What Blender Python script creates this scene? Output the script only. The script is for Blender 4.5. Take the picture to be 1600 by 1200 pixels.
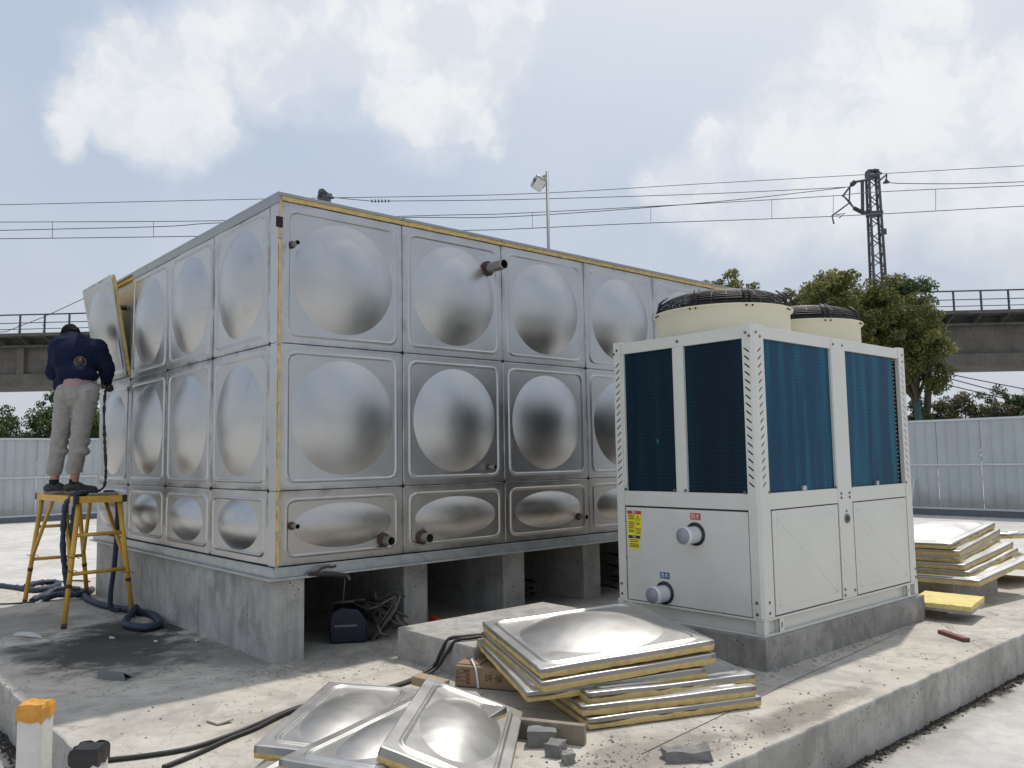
import bpy, bmesh, math, random
import numpy as np
from mathutils import Vector, Matrix, Euler, noise as mnoise

S = bpy.context.scene
COL = S.collection
for o in list(bpy.data.objects):
    bpy.data.objects.remove(o, do_unlink=True)
R = math.radians
rnd = random.Random(7)

# ------------------------------------------------------------------ camera
cam_d = bpy.data.cameras.new('camera')
cam = bpy.data.objects.new('camera', cam_d)
COL.objects.link(cam)
cr = Vector((0.75041, -0.66078, -0.016137)); cu = Vector((-0.046071, -0.076644, 0.995994)); cf = Vector((0.659367, 0.746659, 0.087957))
M = Matrix((cr, cu, -cf)).transposed().to_4x4()
M.translation = Vector((-2.5100, -5.2176, 1.3197))
cam.matrix_world = M
cam_d.sensor_width = 36.0
cam_d.lens = 36.0 * 1297.56 / 1600.0
cam_d.clip_start = 0.05
cam_d.clip_end = 3000
S.camera = cam

# ------------------------------------------------------------------ light
SUN = Vector((0.44, 0.125, 1.0)).normalized()
SUN_EL = math.asin(SUN.z); SUN_ROT = math.atan2(SUN.x, SUN.y)
sd = bpy.data.lights.new('sun', 'SUN'); sd.energy = 2.9; sd.angle = R(1.2); sd.color = (1.0, 0.945, 0.865)
so = bpy.data.objects.new('sun', sd); COL.objects.link(so)
so.location = (20, 6, 40)
so.rotation_euler = SUN.to_track_quat('Z', 'Y').to_euler()
S.view_settings.view_transform = 'Standard'
S.view_settings.look = 'None'
S.view_settings.gamma = 1.0
S.view_settings.use_curve_mapping = False
S.view_settings.exposure = 0.0


class NT:
    """small helper round a node tree"""
    def __init__(s, tree):
        s.t = tree; s.n = tree.nodes; s.l = tree.links
    def new(s, typ, **kw):
        n = s.n.new(typ)
        for k, v in kw.items():
            if k == 'inp':
                for a, b in v.items():
                    if isinstance(b, bpy.types.NodeSocket): s.l.new(b, n.inputs[a])
                    else: n.inputs[a].default_value = b
            else: setattr(n, k, v)
        return n
    def math(s, op, a, b=None, clamp=False):
        n = s.n.new('ShaderNodeMath'); n.operation = op; n.use_clamp = clamp
        for i, x in enumerate((a, b)):
            if x is None: continue
            if isinstance(x, bpy.types.NodeSocket): s.l.new(x, n.inputs[i])
            else: n.inputs[i].default_value = x
        return n.outputs[0]
    def mix(s, fac, a, b, blend='MIX'):
        n = s.n.new('ShaderNodeMixRGB'); n.blend_type = blend
        for k, x in (('Fac', fac), ('Color1', a), ('Color2', b)):
            if isinstance(x, bpy.types.NodeSocket): s.l.new(x, n.inputs[k])
            elif k == 'Fac': n.inputs[k].default_value = x
            else: n.inputs[k].default_value = (x[0], x[1], x[2], 1)
        return n.outputs[0]
    def noise(s, vec, scale, detail=5, rough=.55, dist=0.0):
        n = s.n.new('ShaderNodeTexNoise'); n.inputs['Scale'].default_value = scale; n.inputs['Detail'].default_value = detail
        n.inputs['Roughness'].default_value = rough; n.inputs['Distortion'].default_value = dist
        if vec is not None: s.l.new(vec, n.inputs['Vector'])
        return n.outputs['Fac']
    def rng(s, v, a, b, c=0.0, d=1.0, smooth=True):
        n = s.n.new('ShaderNodeMapRange'); n.interpolation_type = 'SMOOTHSTEP' if smooth else 'LINEAR'
        s.l.new(v, n.inputs['Value'])
        for k, x in zip(('From Min', 'From Max', 'To Min', 'To Max'), (a, b, c, d)): n.inputs[k].default_value = x
        return n.outputs['Result']


# ------------------------------------------------------------------ world: hazy sky with cumulus
W = bpy.data.worlds.new('World'); S.world = W; W.use_nodes = True
nt = NT(W.node_tree); nt.n.clear()
wo = nt.new('ShaderNodeOutputWorld'); bg = nt.new('ShaderNodeBackground')
bg.inputs['Strength'].default_value = 0.1
nt.l.new(bg.outputs[0], wo.inputs[0])
sky = nt.new('ShaderNodeTexSky'); sky.sky_type = 'NISHITA'; sky.sun_disc = False
sky.sun_elevation = SUN_EL; sky.sun_rotation = SUN_ROT; sky.air_density = 1.0; sky.dust_density = 2.5; sky.ozone_density = 1.0
tc = nt.new('ShaderNodeTexCoord')
nrm = nt.new('ShaderNodeVectorMath', operation='NORMALIZE'); nt.l.new(tc.outputs['Generated'], nrm.inputs[0])
D = nrm.outputs[0]
sep = nt.new('ShaderNodeSeparateXYZ'); nt.l.new(D, sep.inputs[0])
# haze veil: blue grey above, paler towards the horizon
veil = nt.mix(nt.rng(sep.outputs['Z'], 0.0, 0.5), (6.0, 6.45, 7.1), (5.1, 6.0, 7.45))
base = nt.mix(0.9, sky.outputs[0], veil)
# bright white haze round the high sun
dsun = nt.new('ShaderNodeVectorMath', operation='DOT_PRODUCT'); nt.l.new(D, dsun.inputs[0]); dsun.inputs[1].default_value = SUN
glow = nt.rng(dsun.outputs['Value'], 0.55, 0.98)
base = nt.mix(nt.math('MULTIPLY', glow, 0.9), base, (9.3, 9.4, 9.5))


def pixdir(u, v):
    return (cf + cr * ((u - 800) / 1297.56) + cu * ((600 - v) / 1297.56)).normalized()


# cumulus lobes: direction in the photo's terms, angular radius in degrees
LOBES = [(165, 105, 2.0), (205, 98, 1.7), (150, 150, 2.1), (250, 120, 2.4), (310, 120, 2.7), (335, 72, 2.3), (372, 22, 2.6), (235, 175, 2.6), (300, 185, 2.5), (120, 205, 1.3),
         (800, 25, 1.8), (772, 80, 2.5), (742, 132, 2.4), (700, 60, 4.2), (745, 188, 1.9), (620, 30, 5.2), (500, 20, 5.0), (650, 140, 3.6), (430, 70, 3.6),
         (1110, 252, 2.1), (1085, 300, 2.6), (1035, 300, 1.6), (1200, 232, 2.2), (1243, 178, 2.9), (1250, 270, 3.6), (1322, 100, 2.5), (1340, 165, 3.4), (1400, 122, 3.2), (1440, 35, 2.3), (1490, 45, 1.7), (1452, 130, 3.4), (1420, 222, 4.4), (1330, 262, 4.4), (1545, 205, 4.0), (1610, 165, 4.0), (1180, 325, 3.0), (1570, 280, 4.2)]
wp = nt.new('ShaderNodeTexNoise'); nt.l.new(D, wp.inputs['Vector']); wp.inputs['Scale'].default_value = 16; wp.inputs['Detail'].default_value = 5; wp.inputs['Roughness'].default_value = .56
wv = nt.new('ShaderNodeVectorMath', operation='MULTIPLY_ADD'); wc = nt.new('ShaderNodeVectorMath', operation='SUBTRACT'); nt.l.new(wp.outputs['Color'], wc.inputs[0]); wc.inputs[1].default_value = (.5, .5, .5)
nt.l.new(wc.outputs[0], wv.inputs[0]); wv.inputs[1].default_value = (.085, .085, .085); nt.l.new(D, wv.inputs[2])
wn = nt.new('ShaderNodeVectorMath', operation='NORMALIZE'); nt.l.new(wv.outputs[0], wn.inputs[0])
cov = None; halo = None
for (u_, v_, rad) in LOBES:
    dn = nt.new('ShaderNodeVectorMath', operation='DOT_PRODUCT'); nt.l.new(wn.outputs[0], dn.inputs[0]); dn.inputs[1].default_value = pixdir(u_, v_)
    # 0 at 1.7 radii, 1 at the centre
    b = nt.rng(dn.outputs['Value'], math.cos(R(rad * 1.7)), 1.0, 0.0, 1.0, False)
    cov = b if cov is None else nt.math('MAXIMUM', cov, b)
n2 = nt.noise(D, 3.4, 4, .55)
# the rest of the sky carries the same kind of broken cloud
front = nt.new('ShaderNodeVectorMath', operation='DOT_PRODUCT'); nt.l.new(D, front.inputs[0]); front.inputs[1].default_value = cf
wide = nt.math('MULTIPLY', nt.rng(nt.noise(wn.outputs[0], 2.6, 3, .5), 0.48, 0.66), nt.rng(front.outputs['Value'], 0.76, 0.55))
cov = nt.math('MAXIMUM', cov, wide)
crisp = nt.rng(cov, .57, .71); soft = nt.rng(cov, .15, 1.0)
fade = nt.math('MULTIPLY', nt.rng(n2, .28, .62, .6, 1.0), nt.rng(sep.outputs['Z'], .27, .41, .28, 1.0))
mask = nt.math('ADD', nt.math('MULTIPLY', nt.math('MULTIPLY', crisp, fade), .25), nt.math('MULTIPLY', soft, .58))
puff = nt.noise(wn.outputs[0], 11, 5, .6)
ccol = nt.mix(nt.rng(puff, .36, .62), (7.3, 7.7, 8.4), (9.5, 9.45, 9.4))
ccol = nt.mix(nt.rng(sep.outputs['Z'], .06, .26, .6, 0.0), ccol, (7.2, 7.4, 7.8))
skyc = nt.mix(mask, base, ccol)
# thin high veil
skyc = nt.mix(nt.rng(n2, .45, .75, 0, .22), skyc, (7.8, 8.1, 8.6))
nt.l.new(skyc, bg.inputs['Color'])


# ------------------------------------------------------------------ materials
MAT = {}


def material(name):
    m = bpy.data.materials.new(name); m.use_nodes = True
    n = NT(m.node_tree); b = m.node_tree.nodes['Principled BSDF']
    MAT[name] = m
    return m, n, b


def objco(n):
    return n.new('ShaderNodeTexCoord').outputs['Object']


def geopos(n):
    return n.new('ShaderNodeNewGeometry').outputs['Position']


def plain(name, col, rough=.5, metal=0.0, var=.12, scale=9, bump=0.0, bscale=60, spec=.5):
    m, n, b = material(name)
    p = geopos(n)
    f = n.noise(p, scale, 5, .6)
    c = n.mix(n.rng(f, .25, .75, smooth=False), [x * (1 - var) for x in col], [min(1, x * (1 + var)) for x in col])
    n.l.new(c, b.inputs['Base Color'])
    b.inputs['Roughness'].default_value = rough; b.inputs['Metallic'].default_value = metal
    b.inputs['Specular IOR Level'].default_value = spec
    n.l.new(n.rng(f, .2, .8, max(.02, rough - .06), min(1, rough + .06), False), b.inputs['Roughness'])
    if bump:
        bm = n.new('ShaderNodeBump', inp={'Strength': bump, 'Distance': .01, 'Height': n.noise(p, bscale, 4, .6)})
        n.l.new(bm.outputs[0], b.inputs['Normal'])
    return m


def concrete(name, lo, hi, streak=0.0, pits=0.0, speck=0.0, stain=None, bump=.35, warm=None, mott=0.0, edge=False, crack=False):
    m, n, b = material(name)
    p = geopos(n)
    f1 = n.noise(p, 1.3, 6, .62, .3); f2 = n.noise(p, 7.0, 7, .65, .2); f3 = n.noise(p, 55, 4, .6)
    c = n.mix(n.rng(f1, .32, .68), lo, hi)
    c = n.mix(n.rng(f2, .38, .72, 0, .55), c, [x * .72 for x in lo])
    c = n.mix(n.rng(f3, .55, .8, 0, .35), c, [x * 1.15 for x in hi])
    if warm:
        c = n.mix(n.rng(n.noise(p, .8, 5, .6), .42, .62, 0, .6), c, warm)
    h = n.math('ADD', n.math('MULTIPLY', f2, .6), n.math('MULTIPLY', f3, .25))
    if mott:
        f4 = n.noise(p, 3.6, 9, .72, .6); f5 = n.noise(p, 15, 6, .7, .4)
        c = n.mix(n.rng(f4, .46, .66, 0, mott), c, [x * .62 for x in lo])
        c = n.mix(n.rng(f4, .30, .44, mott * .6, 0), c, [min(1, x * 1.12) for x in hi])
        c = n.mix(n.rng(f5, .52, .72, 0, mott * .7), c, [x * .55 for x in lo])
        h = n.math('ADD', h, n.math('MULTIPLY', f5, .4))
    if crack:
        wpn = n.new('ShaderNodeTexNoise'); n.l.new(p, wpn.inputs['Vector']); wpn.inputs['Scale'].default_value = 3.0; wpn.inputs['Detail'].default_value = 6
        wa = n.new('ShaderNodeVectorMath', operation='MULTIPLY_ADD'); n.l.new(wpn.outputs['Color'], wa.inputs[0]); wa.inputs[1].default_value = (.45, .45, .0); n.l.new(p, wa.inputs[2])
        vc = n.new('ShaderNodeTexVoronoi', feature='DISTANCE_TO_EDGE'); n.l.new(wa.outputs[0], vc.inputs['Vector']); vc.inputs['Scale'].default_value = .75
        k = n.math('MULTIPLY', n.rng(vc.outputs['Distance'], .0, .005, .45, 0), n.rng(n.noise(p, 1.4, 3), .46, .58))
        c = n.mix(k, c, (.06, .055, .05)); h = n.math('SUBTRACT', h, k)
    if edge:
        # earth, slurry and a painted shadow gap along the foot of the raised slab
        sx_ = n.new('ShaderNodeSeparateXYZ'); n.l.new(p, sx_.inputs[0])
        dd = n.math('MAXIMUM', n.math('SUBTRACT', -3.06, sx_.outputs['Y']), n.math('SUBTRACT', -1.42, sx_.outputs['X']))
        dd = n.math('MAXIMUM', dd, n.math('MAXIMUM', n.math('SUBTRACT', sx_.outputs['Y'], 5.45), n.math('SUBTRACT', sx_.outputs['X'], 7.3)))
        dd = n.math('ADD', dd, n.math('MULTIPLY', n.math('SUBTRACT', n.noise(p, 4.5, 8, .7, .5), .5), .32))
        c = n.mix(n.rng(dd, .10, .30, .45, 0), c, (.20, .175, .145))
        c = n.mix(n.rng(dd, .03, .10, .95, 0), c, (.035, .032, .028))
    if streak:
        mp = n.new('ShaderNodeMapping'); n.l.new(p, mp.inputs['Vector']); mp.inputs['Scale'].default_value = (5, 5, .55)
        s = n.noise(mp.outputs[0], 2.4, 6, .65)
        c = n.mix(n.rng(s, .48, .75, 0, streak), c, [x * .5 for x in lo])
        # shutter-board joints every so often
        mp2 = n.new('ShaderNodeMapping'); n.l.new(p, mp2.inputs['Vector']); mp2.inputs['Scale'].default_value = (3.1, 3.1, .02)
        v = n.new('ShaderNodeTexVoronoi', feature='DISTANCE_TO_EDGE'); n.l.new(mp2.outputs[0], v.inputs['Vector']); v.inputs['Scale'].default_value = 1.0
        j = n.rng(v.outputs['Distance'], 0.0, .010, .35, 0)
        c = n.mix(j, c, [x * .45 for x in lo])
        h = n.math('SUBTRACT', h, n.math('MULTIPLY', j, .5))
    if pits:
        v = n.new('ShaderNodeTexVoronoi'); n.l.new(p, v.inputs['Vector']); v.inputs['Scale'].default_value = 26
        k = n.math('MULTIPLY', n.rng(v.outputs['Distance'], .10, .2, 1, 0), n.rng(n.noise(p, 5, 3), .5, .62))
        c = n.mix(n.math('MULTIPLY', k, pits), c, (.03, .03, .03))
        h = n.math('SUBTRACT', h, n.math('MULTIPLY', k, .8))
    if speck:
        v = n.new('ShaderNodeTexVoronoi'); n.l.new(p, v.inputs['Vector']); v.inputs['Scale'].default_value = 62
        k = n.math('MULTIPLY', n.rng(v.outputs['Distance'], .08, .24, 1, 0), n.rng(n.noise(p, 2.1, 6, .7), .50, .66))
        mp3 = n.new('ShaderNodeMapping'); n.l.new(p, mp3.inputs['Vector']); mp3.inputs['Scale'].default_value = (1, .45, 1); mp3.inputs['Rotation'].default_value = (0, 0, .5)
        k2 = n.math('MULTIPLY', n.rng(n.noise(mp3.outputs[0], 34, 5, .7, .6), .57, .68), n.rng(n.noise(p, 1.1, 5, .6), .42, .62))
        k = n.math('MAXIMUM', k, n.math('MULTIPLY', k2, .8))
        c = n.mix(n.math('MULTIPLY', k, speck), c, (.07, .065, .055))
        h = n.math('ADD', h, n.math('MULTIPLY', k, .6))
    if stain:
        for (sx, sy, rx, ry, amt, colr) in stain:
            mpx = n.new('ShaderNodeMapping'); n.l.new(p, mpx.inputs['Vector'])
            mpx.inputs['Location'].default_value = (-sx / rx, -sy / ry, 0); mpx.inputs['Scale'].default_value = (1 / rx, 1 / ry, 0)
            ln = n.new('ShaderNodeVectorMath', operation='LENGTH'); n.l.new(mpx.outputs[0], ln.inputs[0])
            d = n.math('ADD', ln.outputs['Value'], n.math('MULTIPLY', n.math('SUBTRACT', n.noise(p, 3.2, 7, .68, .4), .5), 2.4))
            c = n.mix(n.rng(d, .45, 1.15, amt, 0), c, colr)
    n.l.new(c, b.inputs['Base Color'])
    b.inputs['Roughness'].default_value = .88; b.inputs['Specular IOR Level'].default_value = .25
    bm = n.new('ShaderNodeBump', inp={'Strength': bump, 'Distance': .012, 'Height': h}); n.l.new(bm.outputs[0], b.inputs['Normal'])
    return m


def steel(name, col=(.60, .60, .595), r0=.24, r1=.36, dirt=.25, brush=True, grime=0.0, hh=.5):
    m, n, b = material(name)
    p = objco(n)
    w = geopos(n)
    f = n.noise(w, 2.6, 6, .62, .4)
    sm = n.noise(w, 6.5, 6, .7, .8)
    c = n.mix(n.rng(f, .3, .7), [x * .93 for x in col], [min(1, x * 1.05) for x in col])
    k = n.rng(sm, .56, .74, 0, dirt)
    c = n.mix(k, c, [x * .55 for x in col])
    # hard little scratches and rub marks
    mp = n.new('ShaderNodeMapping'); n.l.new(w, mp.inputs['Vector']); mp.inputs['Rotation'].default_value = (.6, .9, .4); mp.inputs['Scale'].default_value = (1.2, 9, 2.2)
    sc = n.math('MULTIPLY', n.rng(n.noise(mp.outputs[0], 4.5, 4, .7, 1.2), .68, .74), n.rng(n.noise(w, 1.7, 2), .52, .6))
    c = n.mix(n.math('MULTIPLY', sc, min(.6, dirt * 1.0)), c, [x * .3 for x in col])
    gk = None
    if grime:
        # handling marks and heat tint along the seams of each panel
        so_ = n.new('ShaderNodeSeparateXYZ'); n.l.new(p, so_.inputs[0])
        e1 = n.math('SUBTRACT', .5, n.math('ABSOLUTE', so_.outputs['X'])); e2 = n.math('SUBTRACT', hh, n.math('ABSOLUTE', so_.outputs['Y']))
        em = n.math('ADD', n.math('MINIMUM', e1, e2), n.math('MULTIPLY', n.math('SUBTRACT', n.noise(w, 7, 6, .7), .5), .11))
        gk = n.math('MULTIPLY', n.rng(em, -.01, .05, grime, 0), n.rng(n.noise(w, 3.1, 4, .6), .38, .62))
        c = n.mix(gk, c, (.13, .12, .105))
    n.l.new(c, b.inputs['Base Color'])
    b.inputs['Metallic'].default_value = 1.0
    rr = n.math('ADD', n.rng(f, .3, .7, r0, r1), n.math('MULTIPLY', k, .25), True)
    n.l.new(rr, b.inputs['Roughness'])
    if brush:
        mpb = n.new('ShaderNodeMapping'); n.l.new(p, mpb.inputs['Vector']); mpb.inputs['Scale'].default_value = (220, 3, 3)
        bb = n.noise(mpb.outputs[0], 1.0, 3, .6)
        bm = n.new('ShaderNodeBump', inp={'Strength': .025, 'Distance': .001, 'Height': bb}); n.l.new(bm.outputs[0], b.inputs['Normal'])
    return m


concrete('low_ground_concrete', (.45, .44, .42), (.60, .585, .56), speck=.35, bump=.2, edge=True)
concrete('platform_concrete', (.40, .38, .345), (.56, .53, .48), speck=1.0, warm=(.52, .47, .40), bump=.6, mott=.5, crack=True,
         stain=[(-.62, 1.25, .62, .85, .9, (.032, .031, .029)), (-.35, 1.9, .55, .5, .85, (.03, .03, .028)), (-.95, 1.5, .4, .5, .65, (.06, .057, .052)), (-.72, .55, .35, .4, .5, (.1, .098, .092)), (-.15, .6, .3, .9, .55, (.11, .107, .10)), (-.9, 2.8, .5, .8, .5, (.13, .125, .118)), (.3, -.2, .6, .25, .5, (.13, .127, .12)), (-.45, -1.2, .5, .3, .35, (.17, .155, .135)), (.45, -2.75, .5, .25, .55, (.13, .115, .095)), (1.5, -2.9, .7, .12, .6, (.14, .115, .09))])
concrete('platform_side_concrete', (.345, .33, .305), (.47, .455, .425), streak=.3, pits=.95, mott=.6)
concrete('plinth_concrete', (.37, .362, .345), (.49, .48, .46), streak=.45, pits=1.0, mott=.5)
concrete('unit_base_concrete', (.28, .268, .25), (.39, .375, .35), streak=.5, pits=.8, mott=.7)
concrete('block_concrete', (.35, .335, .31), (.46, .445, .415), streak=.3, pits=.6, speck=.5, mott=.5)
concrete('brick_concrete', (.16, .155, .15), (.27, .265, .25), speck=.5, bump=.9)
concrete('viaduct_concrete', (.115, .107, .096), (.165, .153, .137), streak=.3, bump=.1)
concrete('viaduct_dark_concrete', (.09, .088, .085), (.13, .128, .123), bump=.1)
steel('tank_steel', (.475, .483, .495), .34, .40, .10, True, .5)
steel('tank_side_steel', (.495, .498, .497), .31, .40, .28, True, .85)
steel('low_row_steel', (.46, .445, .425), .33, .44, .38, True, .6, .25)
steel('sheet_steel', (.60, .592, .58), .36, .45, .08)
steel('edge_steel', (.33, .335, .34), .34, .48, .45, False)
steel('pipe_steel', (.42, .40, .37), .28, .42, .6, False)
plain('galvanised', (.44, .47, .48), .42, .75, .2, 14, .1, 40)
plain('dark_seam', (.012, .012, .012), .8)
plain('foam', (.63, .47, .20), .9, 0, .22, 18, .9, 70, .1)
plain('foam_pale', (.70, .59, .26), .95, 0, .15, 12, .8, 60, .1)
plain('unit_paint', (.62, .62, .575), .30, 0, .05, 3.2, .02, 30)
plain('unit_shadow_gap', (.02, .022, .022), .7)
plain('fan_plastic', (.66, .62, .48), .42, 0, .03, 2, .03, 25)
plain('black_wire', (.012, .012, .014), .45)
plain('black_plastic', (.02, .02, .022), .5)
plain('fin_dark', (.02, .035, .05), .5)
plain('bolt_metal', (.16, .16, .155), .35, .9)
plain('cap_plastic', (.30, .31, .35), .4, 0, .05)
plain('cap_rim', (.72, .74, .77), .4, 0, .03)
plain('red_print', (.50, .03, .025), .5)
plain('blue_print', (.02, .10, .25), .5)
plain('white_print', (.8, .8, .8), .5)
plain('black_print', (.02, .02, .02), .5)
plain('grey_print', (.24, .20, .03), .5)
plain('yellow_label', (.80, .70, .03), .42, 0, .02)
plain('yellow_paint', (.60, .345, .045), .45, 0, .25, 12, .2, 60)
plain('yellow_worn', (.36, .22, .05), .6, 0, .5, 16, .3, 60)
plain('rust', (.07, .035, .02), .8, 0, .4, 30)
plain('jacket_navy', (.012, .017, .042), .9, 0, .2, 14, .25, 200, .1)
plain('trouser_khaki', (.31, .30, .285), .88, 0, .12, 16, .3, 240, .2)
plain('shirt_pink', (.36, .24, .25), .85)
plain('skin', (.36, .205, .145), .55, 0, .1, 20)
plain('hair', (.006, .0055, .0055), .85, spec=.12)
plain('sock', (.008, .008, .009), .9)
plain('shoe_upper', (.045, .045, .045), .7, 0, .4, 40)
plain('shoe_sole', (.26, .23, .19), .8, 0, .3, 40)
plain('badge_ring', (.07, .065, .06), .6)
plain('badge_centre', (.05, .02, .01), .6)
plain('hose_blue', (.018, .030, .062), .6, 0, .35, 25, .3, 90)
plain('cable_black', (.018, .018, .018), .55, 0, .3, 20)
plain('cable_grey', (.11, .105, .09), .55, 0, .2, 20)
plain('welder_blue', (.006, .009, .030), .4, 0, .25, 10)
plain('orange_plastic', (.62, .075, .02), .5)
plain('cardboard', (.27, .185, .115), .85, 0, .14, 12, .2, 80)
plain('box_print', (.05, .035, .025), .8)
plain('strap_white', (.72, .72, .70), .5)
plain('timber', (.24, .20, .15), .85, 0, .35, 9, .5, 60)
plain('plywood', (.33, .25, .16), .85, 0, .2, 20)
plain('slate_grey', (.15, .16, .17), .55, 0, .1)
plain('rag_grey', (.5, .5, .5), .9, 0, .2)
plain('post_white', (.62, .60, .56), .75, 0, .08, 14, .3, 40)
plain('tape_orange', (.58, .27, .035), .5, 0, .35, 16, .2, 50)
plain('tape_black', (.015, .015, .016), .5, 0, .3)
plain('red_brown_paint', (.17, .065, .055), .7, 0, .35, 20)
m_, n_, b_ = material('fence_sheet')
p_ = geopos(n_); z3 = n_.new('ShaderNodeSeparateXYZ'); n_.l.new(p_, z3.inputs[0])
c_ = n_.mix(n_.rng(n_.noise(p_, 1.2, 5, .6), .3, .7), (.38, .412, .436), (.42, .452, .474))
mpf = n_.new('ShaderNodeMapping'); n_.l.new(p_, mpf.inputs['Vector']); mpf.inputs['Scale'].default_value = (6, 6, .5)
c_ = n_.mix(n_.rng(n_.noise(mpf.outputs[0], 1.5, 6, .65), .52, .75, 0, .35), c_, (.25, .255, .25))
sp_ = n_.math('ADD', z3.outputs['Z'], n_.math('MULTIPLY', n_.math('SUBTRACT', n_.noise(p_, 3, 6, .7), .5), .9))
c_ = n_.mix(n_.rng(sp_, -.1, .45, .6, 0), c_, (.24, .22, .19))
n_.l.new(c_, b_.inputs['Base Color']); b_.inputs['Roughness'].default_value = .5
plain('fence_trim', (.52, .55, .57), .45, 0, .05, 3)
plain('fence_base', (.12,.14,.155), .6, 0, .12, 5)
plain('mast_steel', (.075, .085, .095), .6, .2, .2)
plain('rail_steel', (.05, .055, .065), .55, .2, .15)
plain('wire_metal', (.05, .055, .06), .5, .4)
plain('insulator', (.035, .03, .03), .4)
plain('lamp_grey', (.30, .31, .31), .5, .3)
plain('lamp_glass', (.6, .6, .58), .3)
plain('bark', (.075, .06, .045), .9, 0, .3, 12, .6, 40)
plain('bark_painted', (.05, .10, .10), .9, 0, .3, 12, .6, 40)
plain('mud_dark', (.05, .045, .038), .95, 0, .5, 60)
plain('gravel_dark', (.24, .23, .21), .95, 0, .4, 60)


def coil_material(name, c0, c1, streak, lines):
    m, n, b = material(name)
    p = geopos(n)
    mp = n.new('ShaderNodeMapping'); n.l.new(p, mp.inputs['Vector']); mp.inputs['Scale'].default_value = (5.5, 5.5, .35)
    s = n.noise(mp.outputs[0], 1.6, 5, .6, .2)
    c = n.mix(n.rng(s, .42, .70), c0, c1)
    sep = n.new('ShaderNodeSeparateXYZ'); n.l.new(p, sep.inputs[0])
    w = n.math('SINE', n.math('MULTIPLY', sep.outputs['Z'], 2 * math.pi / .0254))
    c = n.mix(n.rng(w, .2, 1, 0, lines), c, [x * .35 for x in c0])
    # cyan streaks: light reflected by the protective film, painted into the colour
    v = n.new('ShaderNodeMapping'); n.l.new(p, v.inputs['Vector']); v.inputs['Scale'].default_value = (9, 9, 2.4)
    t = n.rng(n.noise(v.outputs[0], 1.3, 3, .5), .74, .78, 0, streak)
    c = n.mix(t, c, (.05, .30, .36))
    n.l.new(c, b.inputs['Base Color'])
    b.inputs['Roughness'].default_value = .36; b.inputs['Specular IOR Level'].default_value = .12
    h = n.math('ADD', n.math('MULTIPLY', w, .25), n.math('MULTIPLY', s, .8))
    bm = n.new('ShaderNodeBump', inp={'Strength': .25, 'Distance': .004, 'Height': h}); n.l.new(bm.outputs[0], b.inputs['Normal'])
    return m


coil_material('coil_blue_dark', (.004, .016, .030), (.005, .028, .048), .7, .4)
coil_material('coil_blue_skylit', (.004, .046, .098), (.006, .11, .175), .8, .2)  # right-hand face: same coil, sky reflection painted in as brighter blue


def leaf_material(name, c0, c1, c2):
    m, n, b = material(name)
    a = n.new('ShaderNodeAttribute'); a.attribute_name = 'tint'
    r = n.new('ShaderNodeValToRGB'); n.l.new(a.outputs['Fac'], r.inputs[0])
    r.color_ramp.elements[0].color = (*c0, 1); r.color_ramp.elements[1].color = (*c2, 1)
    e = r.color_ramp.elements.new(.55); e.color = (*c1, 1)
    n.l.new(r.outputs[0], b.inputs['Base Color'])
    b.inputs['Roughness'].default_value = .55; b.inputs['Specular IOR Level'].default_value = .3
    tr = n.new('ShaderNodeBsdfTranslucent'); n.l.new(r.outputs[0], tr.inputs['Color'])
    mx = n.new('ShaderNodeMixShader', inp={'Fac': .3}); n.l.new(b.outputs[0], mx.inputs[1]); n.l.new(tr.outputs[0], mx.inputs[2])
    n.l.new(mx.outputs[0], m.node_tree.nodes['Material Output'].inputs['Surface'])


leaf_material('leaf_olive', (.06, .08, .026), (.17, .18, .056), (.36, .34, .12))
leaf_material('leaf_green', (.025, .05, .018), (.07, .115, .035), (.15, .20, .06))
leaf_material('leaf_dusty', (.045, .05, .025), (.10, .10, .05), (.18, .16, .08))


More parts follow.
